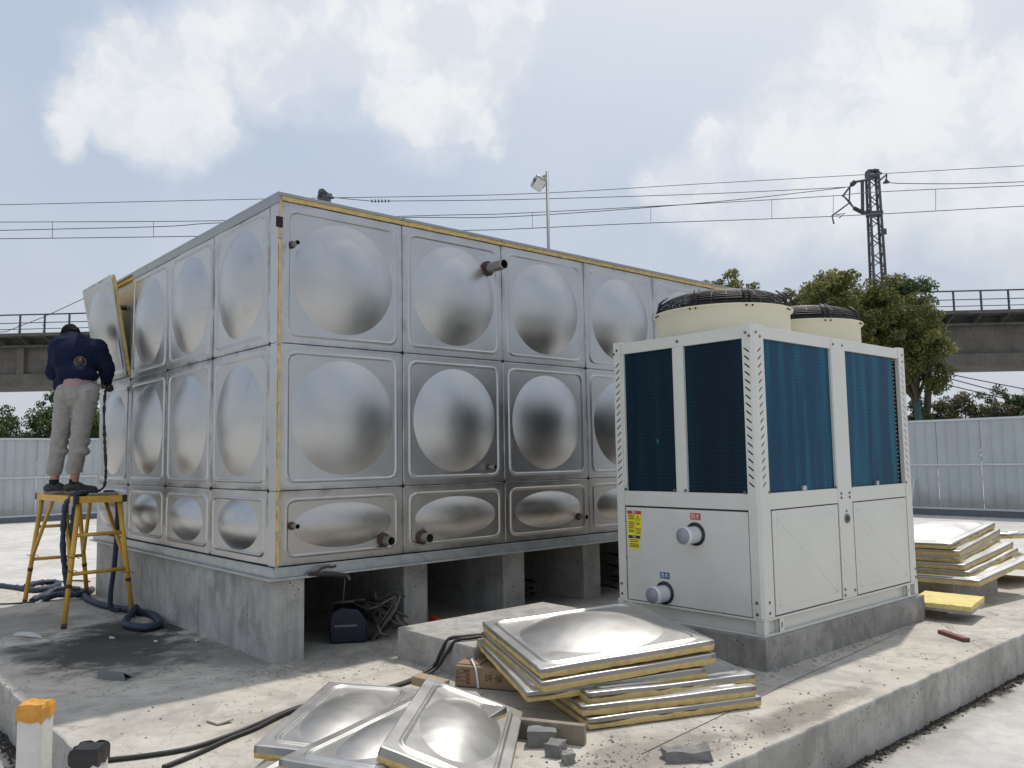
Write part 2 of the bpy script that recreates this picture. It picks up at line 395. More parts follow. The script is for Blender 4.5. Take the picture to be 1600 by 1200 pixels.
# ------------------------------------------------------------------ mesh builder
class MB:
    def __init__(s): s.v = []; s.f = []; s.s = []
    def add(s, vs, fs, smooth=False):
        o = len(s.v); s.v += [tuple(x) for x in vs]
        for f in fs: s.f.append([i + o for i in f]); s.s.append(smooth)
        return s
    def box(s, x0, x1, y0, y1, z0, z1):
        return s.add([(x0, y0, z0), (x1, y0, z0), (x1, y1, z0), (x0, y1, z0), (x0, y0, z1), (x1, y0, z1), (x1, y1, z1), (x0, y1, z1)],
                     [(3, 2, 1, 0), (4, 5, 6, 7), (0, 1, 5, 4), (1, 2, 6, 5), (2, 3, 7, 6), (3, 0, 4, 7)])
    def obox(s, c, size, rot=None):
        h = [x / 2 for x in size]; m = rot or Matrix.Identity(3)
        if isinstance(m, Euler): m = m.to_matrix()
        vs = [Vector(c) + m @ Vector((a * h[0], b * h[1], d * h[2])) for d in (-1, 1) for a, b in ((-1, -1), (1, -1), (1, 1), (-1, 1))]
        return s.add(vs, [(3, 2, 1, 0), (4, 5, 6, 7), (0, 1, 5, 4), (1, 2, 6, 5), (2, 3, 7, 6), (3, 0, 4, 7)])
    def beam(s, p0, p1, w, h=None, up=(0, 0, 1)):
        p0 = Vector(p0); p1 = Vector(p1); h = h or w
        z = (p1 - p0); L = z.length; z.normalize(); u = Vector(up)
        if abs(z.dot(u)) > .98: u = Vector((1, 0, 0))
        x = u.cross(z).normalized(); y = z.cross(x)
        return s.obox((p0 + p1) / 2, (w, h, L), Matrix((x, y, z)).transposed())
    def prism(s, outline, z0, z1):
        n = len(outline)
        vs = [(x, y, z0) for x, y in outline] + [(x, y, z1) for x, y in outline]
        return s.add(vs, [list(range(n))[::-1], [n + i for i in range(n)]] + [(i, (i + 1) % n, n + (i + 1) % n, n + i) for i in range(n)])
    def tube(s, pts, r, n=8, closed=False, smooth=True, caps=True):
        P = [Vector(p) for p in pts]; m = len(P)
        rs = r if isinstance(r, (list, tuple)) else [r] * m
        t0 = None; vs = []
        up = None
        for i in range(m):
            a = P[(i - 1) % m] if (closed or i > 0) else P[i]; b = P[(i + 1) % m] if (closed or i < m - 1) else P[i]
            t = (b - a)
            t = t.normalized() if t.length > 1e-9 else (t0 or Vector((0, 0, 1)))
            if up is None:
                up = Vector((0, 0, 1)) if abs(t.z) < .9 else Vector((1, 0, 0))
            x = up - t * up.dot(t)
            if x.length < 1e-6: x = t.orthogonal()
            x.normalize(); y = t.cross(x); up = x; t0 = t
            for k in range(n):
                a_ = 2 * math.pi * k / n
                vs.append(P[i] + (x * math.cos(a_) + y * math.sin(a_)) * rs[i])
        fs = []
        for i in range(m if closed else m - 1):
            j = (i + 1) % m
            for k in range(n): fs.append((i * n + k, i * n + (k + 1) % n, j * n + (k + 1) % n, j * n + k))
        s.add(vs, fs, smooth)
        if caps and not closed:
            o = len(s.v) - m * n
            s.f.append([o + k for k in range(n)][::-1]); s.s.append(False)
            s.f.append([o + (m - 1) * n + k for k in range(n)]); s.s.append(False)
        return s
    def cyl(s, p0, p1, r0, r1=None, n=16, caps=True):
        return s.tube([p0, p1], [r0, r0 if r1 is None else r1], n, caps=caps)
    def lathe(s, c, prof, n=48, axis='z', smooth=True):
        vs = []; m = len(prof)
        for k in range(n):
            a = 2 * math.pi * k / n
            for (r, h) in prof:
                q = (r * math.cos(a), r * math.sin(a), h)
                if axis == 'x': q = (q[2], q[0], q[1])
                if axis == 'y': q = (q[0], q[2], q[1])
                vs.append(Vector(c) + Vector(q))
        fs = []
        for k in range(n):
            j = (k + 1) % n
            for i in range(m - 1): fs.append((k * m + i, j * m + i, j * m + i + 1, k * m + i + 1))
        return s.add(vs, fs, smooth)
    def ball(s, c, r, n=10):
        prof = [(max(1e-5, r * math.sin(math.pi * i / n)), -r * math.cos(math.pi * i / n)) for i in range(n + 1)]
        return s.lathe(c, prof, n * 2)
    def mesh(s, name, mat, off=None):
        me = bpy.data.meshes.new(name)
        vs = s.v if off is None else [(x - off[0], y - off[1], z - off[2]) for x, y, z in s.v]
        me.from_pydata(vs, [], s.f)
        me.polygons.foreach_set('use_smooth', s.s)
        me.materials.append(MAT[mat] if isinstance(mat, str) else mat)
        me.update()
        return me
    def build(s, name, mat, parent=None, loc=None, bev=0, seg=2, local=False):
        off = None
        if not local:
            off = WORLD0.get(parent.name) if parent else loc
        o = bpy.data.objects.new(name, s.mesh(name, mat, off))
        COL.objects.link(o)
        if parent:
            o.parent = parent
            if off is not None: WORLD0[o.name] = off
        elif loc is not None:
            o.location = loc; WORLD0[o.name] = tuple(loc)
        if bev: bevel(o, bev, seg)
        return o


WORLD0 = {}


def bevel(o, w, seg=2):
    m = o.modifiers.new('bevel', 'BEVEL'); m.width = w; m.segments = seg; m.limit_method = 'ANGLE'; m.angle_limit = R(35); m.harden_normals = False


def tag(o, label=None, cat=None, group=None, kind=None):
    if label: o['label'] = label
    if cat: o['category'] = cat
    if group: o['group'] = group
    if kind: o['kind'] = kind
    return o


def thing(name, label, cat, loc=(0, 0, 0), rot=None, group=None):
    o = bpy.data.objects.new(name, None); COL.objects.link(o)
    o.empty_display_size = .1
    o.location = loc
    if rot is None: WORLD0[o.name] = tuple(loc)      # children are given in world metres
    else: o.rotation_euler = rot                      # children are given in local metres
    return tag(o, label, cat, group)


def inst(name, me, parent, matrix):
    o = bpy.data.objects.new(name, me); COL.objects.link(o); o.parent = parent
    off = WORLD0.get(parent.name)
    if off is not None: matrix = Matrix.Translation(-Vector(off)) @ matrix
    o.matrix_local = matrix
    return o


def frame(o, x, y, z):
    """matrix with the given axes as columns and origin o"""
    m = Matrix((Vector(x), Vector(y), Vector(z))).transposed().to_4x4(); m.translation = Vector(o)
    return m


def text_mesh(body, size):
    c = bpy.data.curves.new('lettering', 'FONT'); c.body = body; c.size = size; c.align_x = 'CENTER'; c.align_y = 'CENTER'
    t = bpy.data.objects.new('lettering', c); COL.objects.link(t)
    dg = bpy.context.evaluated_depsgraph_get(); dg.update()
    me = bpy.data.meshes.new_from_object(t.evaluated_get(dg))
    bpy.data.objects.remove(t)
    return me


def lettering(body, size, mat, parent, matrix):
    me = text_mesh(body, size); me.materials.clear(); me.materials.append(MAT[mat])
    return inst('lettering', me, parent, matrix)


def smooth_path(pts, k=6):
    """Catmull-Rom through the points"""
    P = [Vector(p) for p in pts]; out = []
    for i in range(len(P) - 1):
        p0 = P[max(0, i - 1)]; p1 = P[i]; p2 = P[i + 1]; p3 = P[min(len(P) - 1, i + 2)]
        for j in range(k):
            t = j / k
            out.append(.5 * ((2 * p1) + (p2 - p0) * t + (2 * p0 - 5 * p1 + 4 * p2 - p3) * t * t + (3 * p1 - p0 - 3 * p2 + p3) * t ** 3))
    out.append(P[-1])
    return out


def jig(a, b, step, amp, r):
    """points from a to b with a slightly chipped course"""
    a = Vector(a); b = Vector(b); n = max(2, int((b - a).length / step)); d = (b - a).normalized(); q = Vector((-d.y, d.x))
    return [tuple(a.lerp(b, i / n) + q * (0 if i == 0 else r.uniform(-amp, amp))) for i in range(n)]


def chipped_outline(x0, x1, y0, y1, step=.12, amp=.006, seed=1):
    r = random.Random(seed)
    c = [(x0, y0), (x1, y0), (x1, y1), (x0, y1)]
    out = []
    for i in range(4): out += jig(c[i], c[(i + 1) % 4], step, amp, r)
    return out


# ------------------------------------------------------------------ ground and platform
LOW = -.27
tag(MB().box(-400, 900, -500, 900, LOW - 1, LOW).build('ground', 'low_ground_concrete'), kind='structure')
pl = MB().prism(chipped_outline(-1.42, 7.3, -3.055, 5.45, .1, .007, 3), LOW - .05, 0.0)
plat = tag(pl.build('platform', 'platform_concrete', bev=.012), kind='structure')
plat.data.materials.append(MAT['platform_side_concrete'])
for p_ in plat.data.polygons:
    if abs(p_.normal.z) < .5: p_.material_index = 1


def scatter(name, mat, regions, seed, smin=.004, smax=.016):
    """loose crumbs nobody could count"""
    r = random.Random(seed); m = MB()
    for (cx, cy, sx, sy, n, z) in regions:
        for _ in range(n):
            x = r.gauss(cx, sx); y = r.gauss(cy, sy); s = smin + (smax - smin) * r.random() ** 4.5
            base = [(1, 0), (.3, .9), (-.8, .6), (-.7, -.7), (.4, -.9)]
            a = r.random() * 6.3; ca, sa = math.cos(a), math.sin(a); zz = z - .001
            vs = []
            for (u, v) in base:
                k = r.uniform(.7, 1.25) * s; vs.append((x + (u * ca - v * sa) * k, y + (u * sa + v * ca) * k, zz))
            for (u, v) in base:
                k = r.uniform(.35, .7) * s; vs.append((x + (u * ca - v * sa) * k, y + (u * sa + v * ca) * k, zz + s * r.uniform(.5, 1.1)))
            m.add(vs, [(5, 6, 7, 8, 9)] + [(i, (i + 1) % 5, 5 + (i + 1) % 5, 5 + i) for i in range(5)])
    return tag(m.build(name, mat), kind='stuff')


scatter('rubble_crumbs', 'gravel_dark',
        [(.35, -2.62, .16, .11, 294, 0), (.1, -2.55, .15, .1, 126, 0), (.62, -2.86, .22, .07, 210, 0), (.9, -2.95, .3, .05, 109, 0), (2.9, -2.39, .7, .03, 378, 0), (2.1, -2.40, .3, .035, 126, 0),
         (.58, -.9, .05, .3, 147, 0), (.3, -.35, .3, .2, 84, 0), (-.1, -.1, .25, .05, 147, 0), (-.09, 1.0, .04, .9, 176, 0), (-.4, -.8, .5, .4, 126, 0), (-.9, -.75, .3, .3, 109, 0),
         (2.6, -2.85, .9, .1, 126, 0), (-.1, 3.05, .05, .08, 50, 0), (1.3, -2.85, .35, .1, 147, 0), (-.5, 1.4, .5, .6, 109, 0)], 5, .0012, .0095)
scatter('mud_crumbs', 'mud_dark', [(2.6, -3.085, 1.0, .02, 900, LOW), (4.2, -3.09, .5, .025, 600, LOW), (1.2, -3.09, .6, .02, 300, LOW), (-1.46, 0.2, .03, .5, 400, LOW)], 6, .003, .016)

# ------------------------------------------------------------------ concrete plinths under the tank
PX = [(-.02, .19), (1.17, 1.395), (2.185, 2.43), (3.17, 3.40), (4.17, 4.40), (5.60, 5.83)]
PLAB = ['long low concrete plinth wall under the left edge of the steel tank', 'concrete plinth between the welder bundle and the low square block', 'concrete plinth behind the low square block, second of those in the opening',
        'concrete plinth just left of the white cooling unit', None, None]
for i, ((x0, x1), lab) in enumerate(zip(PX, PLAB)):
    y0 = -.02 if i == 0 else .25
    b = MB().prism(chipped_outline(x0, x1, y0, 4.06, .12, .004, 20 + i), -.02, .535)
    o = b.build('concrete_plinth', 'plinth_concrete', loc=((x0 + x1) / 2, y0, 0), bev=.007)
    tag(o, lab or ('concrete plinth deep under the tank, hidden by the white cooling unit' if i == 4 else 'concrete plinth under the far right edge of the tank behind the cooling unit'), 'plinth', 'concrete plinths carrying the tank')


# ------------------------------------------------------------------ pressed panel meshes
def pressed(name, w, h, mat, H=.094, rx=.405, ry=.405, skirt=.045, ins=.060, warp=.0012, seed=0, dents=0.0, margin=None, bead=.009):
    """steel sheet with a folded edge, a bead frame and a pressed dome; in its own XY plane, dome to +Z"""
    K = 24; N = 4 * K
    r = random.Random(seed); ph = [r.uniform(0, 6.3) for _ in range(6)]
    def ang(k):
        side, j = divmod(k, K); return -math.pi / 4 + side * math.pi / 2 + (j / K) * math.pi / 2
    A = [ang(k) for k in range(N)]
    def ell(a, b): return [(a * math.cos(t), b * math.sin(t)) for t in A]
    def rect(hw, hh, rad):
        out = []
        for k in range(N):
            side, j = divmod(k, K); q = math.tan((j / K - .5) * math.pi / 2)
            x, y = [(1, q), (-q, 1), (-1, -q), (q, -1)][side]
            x *= hw; y *= hh
            cx = max(-(hw - rad), min(hw - rad, x)); cy = max(-(hh - rad), min(hh - rad, y))
            dx, dy = x - cx, y - cy; L = math.hypot(dx, dy)
            if L > 1e-9: x, y = cx + dx / L * rad, cy + dy / L * rad
            out.append((x, y))
        return out
    def z(x, y):
        d = warp * (math.sin(x * 5 / w + ph[0]) * math.cos(y * 4 / h + ph[1]) + .6 * math.sin(x * 9 + ph[2] + y * 3))
        if dents:
            d += dents * mnoise.noise(Vector((x * 5 + seed, y * 5, 3.3))) + dents * .35 * mnoise.noise(Vector((x * 14 + seed, y * 14, 1.3)))
        return d
    rings = []
    for i in range(1, 15):
        q = i / 14
        rings.append(([(x * q, y * q) for x, y in ell(rx, ry)], H * (1 - q * q), 's'))
    e = ell(rx, ry)
    rings.append((e, 0.0, 'x'))
    hw, hh = w / 2, h / 2
    inn = rect(hw - ins - .013, hh - ins - .013, .045)
    for q in (.3, .6): rings.append(([(a[0] * (1 - q) + b[0] * q, a[1] * (1 - q) + b[1] * q) for a, b in zip(e, inn)], 0.0, 's'))
    ri_ = rect(hw - ins - .0155, hh - ins - .0155, .0435)
    rings.append((ri_, 0.0, 's'))
    for i in range(7):
        q = i / 6; o_ = ins + .013 - .026 * q
        rings.append((rect(hw - o_, hh - o_, .045 + .02 * q), bead * math.sin(math.pi * q) ** 1.3, 's'))
    rings.append((rect(hw - ins + .0155, hh - ins + .0155, .064), 0.0, 's'))
    rings.append((rect(hw - .0075, hh - .0075, .006), 0.0, 's'))
    rings.append((rect(hw - .005, hh - .005, .004), 0.0, 's'))
    rings.append((rect(hw - .0015, hh - .0015, .003), -.0012, 's'))
    rings.append((rect(hw, hh, .002), -.004, 's'))
    rings.append((rect(hw, hh, .002), -.0045, 'x'))
    rings.append((rect(hw, hh, .002), -skirt, 's'))
    vs = [(0, 0, H + z(0, 0))]; fs = []
    prev = None
    for pts, zz, kind in rings:
        o_ = len(vs)
        for (x, y) in pts:
            vs.append((x, y, zz + z(x, y) * (1 if zz > -.02 else 0)))
        if prev is None:
            for k in range(N): fs.append((0, o_ + k, o_ + (k + 1) % N))
        elif kind != 'x':
            for k in range(N): fs.append((prev + k, o_ + k, o_ + (k + 1) % N, prev + (k + 1) % N))
        prev = o_
    me = bpy.data.meshes.new(name); me.from_pydata(vs, [], fs)
    me.polygons.foreach_set('use_smooth', [True] * len(fs)); me.materials.append(MAT[mat]); me.materials.append(MAT['edge_steel']); me.polygons.foreach_set('material_index', [0] * (len(fs) - N) + [1] * N); me.update()
    return me


def foam_mesh(name, w, h, z0, z1, seed, mat='foam', jag=.006):
    """foam slab, ragged along its visible edges"""
    r = random.Random(seed); n = 22; m = MB()
    pts = []
    for (a, b) in (((-1, -1), (1, -1)), ((1, -1), (1, 1)), ((1, 1), (-1, 1)), ((-1, 1), (-1, -1))):
        for i in range(n):
            t = i / n; pts.append((a[0] + (b[0] - a[0]) * t, a[1] + (b[1] - a[1]) * t))
    N = len(pts); low = []; mid = []; top = []
    for i, (x, y) in enumerate(pts):
        k = 1 + (r.uniform(-.004, .006))
        low.append((x * w / 2 * (k - .004), y * h / 2 * (k - .004), z0 + r.uniform(-.002, .003)))
        mid.append((x * w / 2 * (k + .003), y * h / 2 * (k + .003), (z0 + z1) / 2))
        j = jag * mnoise.noise(Vector((i * .35, seed * 7.1, 0))) * 2.2
        top.append((x * w / 2 * (1 + .004), y * h / 2 * (1 + .004), z1 + j))
    m.add(low + mid + top, [list(range(N))[::-1]] + [(i, (i + 1) % N, N + (i + 1) % N, N + i) for i in range(N)] + [(N + i, N + (i + 1) % N, 2 * N + (i + 1) % N, 2 * N + i) for i in range(N)] + [[2 * N + i for i in range(N)]])
    return m.mesh(name, mat)


# ------------------------------------------------------------------ the water tank
TZ = .62
tank = thing('water_tank', 'large rectangular water tank of domed stainless steel panels on concrete plinths', 'water tank', (0, 0, .535))
MB().box(.03, 5.97, .03, 4.07, TZ + .01, 3.10).build('tank_shell', 'dark_seam', tank)
g = .004
front = [[pressed('panel', 1 - g, 1 - g, 'tank_steel', seed=s, warp=.0016) for s in (1, 2, 3, 4)],
         [pressed('panel', 1 - g, .5 - g, 'low_row_steel', H=.058, rx=.392, ry=.155, seed=s, warp=.0014) for s in (5, 6)],
         [pressed('panel', 1 - g, .985 - g, 'tank_steel', ry=.400, seed=s, warp=.0016) for s in (11, 12, 13)]]
side = [[pressed('panel', 1 - g, 1 - g, 'tank_side_steel', seed=s, warp=.002, dents=.002) for s in (21, 22, 23)],
        [pressed('panel', 1 - g, .5 - g, 'tank_side_steel', H=.085, rx=.35, ry=.178, seed=s, warp=.0016, dents=.002) for s in (24, 25)],
        [pressed('panel', 1 - g, .985 - g, 'tank_side_steel', ry=.400, seed=s, warp=.002, dents=.002) for s in (26, 27, 28)]]
rows = [(TZ + .25, 1), (TZ + 1.0, 0), (TZ + 1.9925, 2)]
k = 0
for i in range(6):
    for ri, (zc, typ) in enumerate(rows):
        k += 1; L = front[typ]
        inst('panel', L[(i + ri * 2) % len(L)], tank, frame((i + .5, 0.0, zc), (1, 0, 0), (0, 0, 1), (0, -1, 0)))
for j in range(4):
    for ri, (zc, typ) in enumerate(rows):
        if j == 3 and ri == 2: continue
        L = side[typ]
        inst('panel', L[(j + ri) % len(L)], tank, frame((-.015, .11 + j + .5, zc), (0, -1, 0), (0, 0, 1), (-1, 0, 0)))
# rear and right-hand walls: flat backs
MB().box(5.975, 6.0, .0, 4.1, TZ, 3.11).build('end_wall', 'tank_side_steel', tank)
MB().box(0.0, 5.97, 4.072, 4.11, TZ, 3.11).build('rear_wall', 'tank_side_steel', tank)
# corner strips of the left wall, their foam end showing at the corner
for (z0, z1) in ((TZ, TZ + .498), (TZ + .502, TZ + 1.498), (TZ + 1.502, 3.108)):
    o = MB().box(-.0165, -.0125, -.006, .108, z0, z1).build('corner_strip', 'tank_side_steel', tank)
    m = MB(); n_ = 24
    m2 = []
    rr = random.Random(int(z1 * 100))
    for q in range(n_ + 1):
        zz = z0 + (z1 - z0) * q / n_
        m2.append((-.0122, -.008 + rr.uniform(-.004, .003), zz)); m2.append((.010 + rr.uniform(-.004, .002), -.008 + rr.uniform(-.004, .003), zz))
    fs = [(2 * q, 2 * q + 1, 2 * q + 3, 2 * q + 2) for q in range(n_)]
    m.add(m2, fs)
    back = [(-.0122, .03), (.010, .03)]
    m.box(-.0122, .008, .0, .03, z0, z1)
    m.build('corner_foam', 'foam', tank)
for zz in (TZ + .2, TZ + .42, TZ + .94, TZ + 1.28, TZ + 1.49, TZ + 2.22):
    MB().box(-.021, .016, -.016, -.009, zz, zz + .016).build('corner_clip', 'pipe_steel', tank)
MB().obox((-.01, -.012, TZ + 2.33), (.05, .012, .075)).build('sealant_blob', 'dark_seam', tank, bev=.004)
# lid: foam layer and thin steel lip
fm = MB(); rr = random.Random(9)
for (a, b_, ax) in (((.012, -.004), (5.98, -.004), 0),):
    n_ = 120
    vs = []
    for q in range(n_ + 1):
        x = a[0] + (b_[0] - a[0]) * q / n_
        vs += [(x, -.004 + rr.uniform(-.003, .003), 3.111 + rr.uniform(-.003, .002)), (x, -.006 + rr.uniform(-.003, .003), 3.139)]
    fm.add(vs, [(2 * q, 2 * q + 2, 2 * q + 3, 2 * q + 1) for q in range(n_)])
fm.box(0.0, 5.98, .0, 4.08, 3.111, 3.1385)
fm.build('lid_foam', 'foam', tank)
for i in range(6):
    x0 = -.02 if i == 0 else i + .003
    MB().box(x0, i + .997, -.012, 4.11, 3.1395, 3.163).build('lid_panel', 'edge_steel', tank, bev=.002)
MB().box(-.022, -.001, -.012, 3.1, 3.085, 3.139).build('lid_edge', 'edge_steel', tank, bev=.002)
# galvanised base channel
ch = MB()
ch.box(-.03, 6.02, -.016, -.008, .552, .618); ch.box(-.03, 6.02, -.062, -.0085, .539, .551); ch.box(-.03, 6.02, -.03, -.0085, .611, .6185)
ch.build('base_channel', 'galvanised', tank)
ch = MB()
ch.box(-.036, -.030, -.016, 4.14, .552, .618); ch.box(-.075, -.0305, -.062, 4.14, .5385, .551); ch.box(-.048, -.0305, -.016, 4.14, .611, .6185)
ch.build('base_channel', 'galvanised', tank)
MB().box(-.028, 6.0, -.006, 4.1, .541, .617).build('base_floor', 'fin_dark', tank)
# dark joint crosses
for i in range(1, 6):
    for zz in (TZ + .5, TZ + 1.5):
        MB().obox((i, -.001, zz), (.018, .006, .02)).build('joint_plug', 'dark_seam', tank)
for j in range(0, 4):
    for zz in (TZ + .5, TZ + 1.5):
        MB().obox((-.016, .11 + j, zz), (.006, .022, .026)).build('joint_plug', 'dark_seam', tank)


def stub(x, z, r, L, dr=(0, -1, 0), up=0.0, collar=True, y0=-.005):
    d = Vector((dr[0], dr[1], up)).normalized(); p = Vector((x, y0, z)); e = p + d * L
    # a hollow pipe end
    m = MB().cyl(p + d * -.02, e, r, n=20, caps=False); m.cyl(e, p + d * (L * .3), r * .86, n=20, caps=False)
    xx = d.orthogonal().normalized(); yy = d.cross(xx)
    ring = [];
    for k_ in range(20):
        a = 2 * math.pi * k_ / 20
        ring += [e + (xx * math.cos(a) + yy * math.sin(a)) * r, e + (xx * math.cos(a) + yy * math.sin(a)) * r * .86]
    m.add(ring, [(2 * k_, 2 * ((k_ + 1) % 20), 2 * ((k_ + 1) % 20) + 1, 2 * k_ + 1) for k_ in range(20)])
    o = m.build('pipe_stub', 'pipe_steel', tank)
    MB().cyl(p + d * (L * .32), p + d * (L * .3), r * .85, n=16).build('pipe_bore', 'black_plastic', o)
    if collar: MB().lathe(p, [(r * .9, -.012), (r * 1.5, -.010), (r * 1.42, .004), (r * 1.02, .012)], 20, 'y').build('weld_collar', 'rust', o)


stub(.085, 2.805, .017, .09)
stub(1.845, 2.885, .042, .21)
stub(1.83, 1.245, .016, .08)
stub(.10, .885, .018, .085)
stub(.825, .735, .034, .10)
stub(1.165, .730, .036, .10)
stub(2.86, .785, .02, .10)
# behind the lifted panel: bare steel, bracket and overflow pipe
MB().box(.012, .02, 3.11, 4.10, TZ + 1.5, 3.1).build('bare_wall', 'galvanised', tank)
MB().cyl((.02, 3.42, 2.86), (-.17, 3.42, 2.86), .026).build('pipe_stub', 'pipe_steel', tank)
MB().box(-.012, .012, 3.112, 3.118, TZ + 1.5, 3.1).build('side_foam', 'foam', tank)
MB().box(-.014, .012, 3.13, 4.08, 3.098, 3.11).build('side_foam', 'foam', tank)

# the loose panel being fitted
SQ = pressed('sheet', .985, .985, 'tank_side_steel', seed=31, warp=.002, dents=.002, skirt=.012)
fit = thing('insulation_panel', 'domed steel panel tilted out from the tank wall by the worker', 'wall panel', (-.05, 3.70, 2.63), Euler((0, 0, 0)))
nrm_ = Vector((-1, 0, -.176)).normalized(); yv = Vector((-.176, .0, 1)).normalized(); xv = yv.cross(nrm_).normalized(); yv = nrm_.cross(xv)
fit.matrix_world = frame((-.112, 3.68, 2.645), xv, yv, nrm_)
inst('sheet', SQ, fit, Matrix.Identity(4))
inst('foam', foam_mesh('foam', .978, .978, -.045, -.011, 40), fit, Matrix.Identity(4))

# ------------------------------------------------------------------ cooling unit
def holed_face(m, o, u, v, cells, depthv):
    """strip of cells, each (u0,u1,v0,v1, hole or None); hole = four or more (u,v) points"""
    o = Vector(o); u = Vector(u); v = Vector(v)
    P = lambda a, b: o + u * a + v * b
    for (u0, u1, v0, v1, hole) in cells:
        if hole is None:
            m.add([P(u0, v0), P(u1, v0), P(u1, v1), P(u0, v1)], [(0, 1, 2, 3)]); continue
        um, vm = (u0 + u1) / 2, (v0 + v1) / 2
        outer = [(u0, v0), (um, v0), (u1, v0), (u1, vm), (u1, v1), (um, v1), (u0, v1), (u0, vm)]
        dv = Vector(depthv)
        vs = [P(*q) for q in outer] + [P(*q) for q in hole] + [P(*q) + dv for q in hole]
        fs = [(i, (i + 1) % 8, 8 + (i + 1) % 8, 8 + i) for i in range(8)] + [(8 + i, 8 + (i + 1) % 8, 16 + (i + 1) % 8, 16 + i) for i in range(8)]
        m.add(vs, fs)


UX0, UX1, UY0, UY1 = 2.06, 4.255, -2.335, -1.155
UZ0, UZT = .212, 2.13
ub = MB().prism(chipped_outline(2.035, 4.30, -2.36, -1.12, .14, .003, 50), -.02, .193)
tag(ub.build('concrete_footing', 'unit_base_concrete', loc=(3.16, -1.74, 0), bev=.006), 'dark grey rectangular concrete footing under the white cooling unit', 'footing')
unit = thing('cooling_unit', 'off-white rooftop heat pump unit with blue coil panels and two fans', 'heat pump', (3.157, -1.745, .193))
# base rail
bf = MB()
for (z0, z1, d) in ((.193, .205, 0), (.289, .303, 0), (.205, .289, .035)):
    bf.box(UX0 + d, UX1 - d, UY0 + d, UY1 - d, z0, z1)
bf.box(UX0 + .001, UX0 + .05, UY0 + .001, UY0 + .06, .206, .288); bf.box(UX1 - .06, UX1 - .001, UY0 + .001, UY0 + .05, .206, .288); bf.box(UX0 + .001, UX0 + .05, UY1 - .05, UY1 - .001, .206, .288)
bf.build('base_frame', 'unit_paint', unit, bev=.002)
for lx in (2.235, 4.06):
    l = MB(); th = .003
    hole = [(.025 + .014 * math.cos(a), .042 + .02 * math.sin(a)) for a in [math.radians(225 + 45 * k_) for k_ in range(8)]]
    holed_face(l, (lx, UY0 + .0005, .2055), (1, 0, 0), (0, 0, 1), [(0, .055, 0, .083, hole)], (0, .01, 0))
    l.box(lx, lx + .055, UY0 + .012, UY0 + .034, .2055, .2885)
    l.build('lifting_lug', 'unit_paint', unit)
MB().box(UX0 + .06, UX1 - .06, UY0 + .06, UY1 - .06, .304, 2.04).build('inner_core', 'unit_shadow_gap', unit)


def slots(n0, n1, w0, w1, z0, dz, a, slope):
    """cells with one slanting slot each"""
    c = []; um = (w0 + w1) / 2; hw = min(.017, (w1 - w0) * .3)
    zt = z0
    for i in range(n0):
        zc = dz / 2
        s = .0135; t = .0062
        # slanted stadium of eight points, starting at the lower left and going round
        pts = [(um - hw, zt + zc - s - t), (um, zt + zc - t), (um + hw, zt + zc + s - t), (um + hw + .003, zt + zc + s), (um + hw, zt + zc + s + t), (um, zt + zc + t), (um - hw, zt + zc - s + t), (um - hw - .003, zt + zc - s)]
        c.append((w0, w1, zt, zt + dz, pts)); zt += dz
    return c, zt


def corner_post(x, y, sx, sy, wx, wy):
    """L post at a unit corner; sx, sy point outwards; wx, wy widths on the y-face and the x-face"""
    m = MB(); z0, z1 = .304, UZT + .012; sl = 1.10; n = 18; dz = (2.0 - sl) / n
    ch_ = .018
    # face with normal sy (runs along x)
    cells, zt = slots(n, 0, ch_, wx, sl, dz, 0, -1 if sx < 0 else 1)
    cells = [(ch_, wx, z0, sl, None)] + cells + [(ch_, wx, zt, z1, None)]
    holed_face(m, (x, y, 0), (-sx, 0, 0), (0, 0, 1), cells, (0, -sy * .004, 0))
    cells, zt = slots(n, 0, ch_, wy, sl, dz, 0, -1)
    cells = [(ch_, wy, z0, sl, None)] + cells + [(ch_, wy, zt, z1, None)]
    holed_face(m, (x, y, 0), (0, -sy, 0), (0, 0, 1), cells, (-sx * .004, 0, 0))
    # chamfer and returns
    a = (x - sx * ch_, y); b = (x, y - sy * ch_)
    m.add([(*a, z0), (*b, z0), (*b, z1), (*a, z1)], [(0, 1, 2, 3)])
    m.add([(x - sx * wx, y, z0), (x - sx * wx, y - sy * .03, z0), (x - sx * wx, y - sy * .03, z1), (x - sx * wx, y, z1)], [(0, 1, 2, 3)])
    m.add([(x, y - sy * wy, z0), (x - sx * .03, y - sy * wy, z0), (x - sx * .03, y - sy * wy, z1), (x, y - sy * wy, z1)], [(0, 1, 2, 3)])
    m.add([(*a, z1), (*b, z1), (x, y - sy * wy, z1), (x - sx * .03, y - sy * wy, z1), (x - sx * .03, y - sy * .03, z1), (x - sx * wx, y - sy * .03, z1), (x - sx * wx, y, z1)], [(0, 1, 2, 3, 4, 5, 6)])
    return m.build('corner_post', 'unit_paint', unit)


corner_post(UX0, UY0, -1, -1, .125, .078)
corner_post(UX0, UY1, -1, 1, .125, .085)
corner_post(UX1, UY0, 1, -1, .12, .078)
corner_post(UX1, UY1, 1, 1, .12, .078)
ft = .003
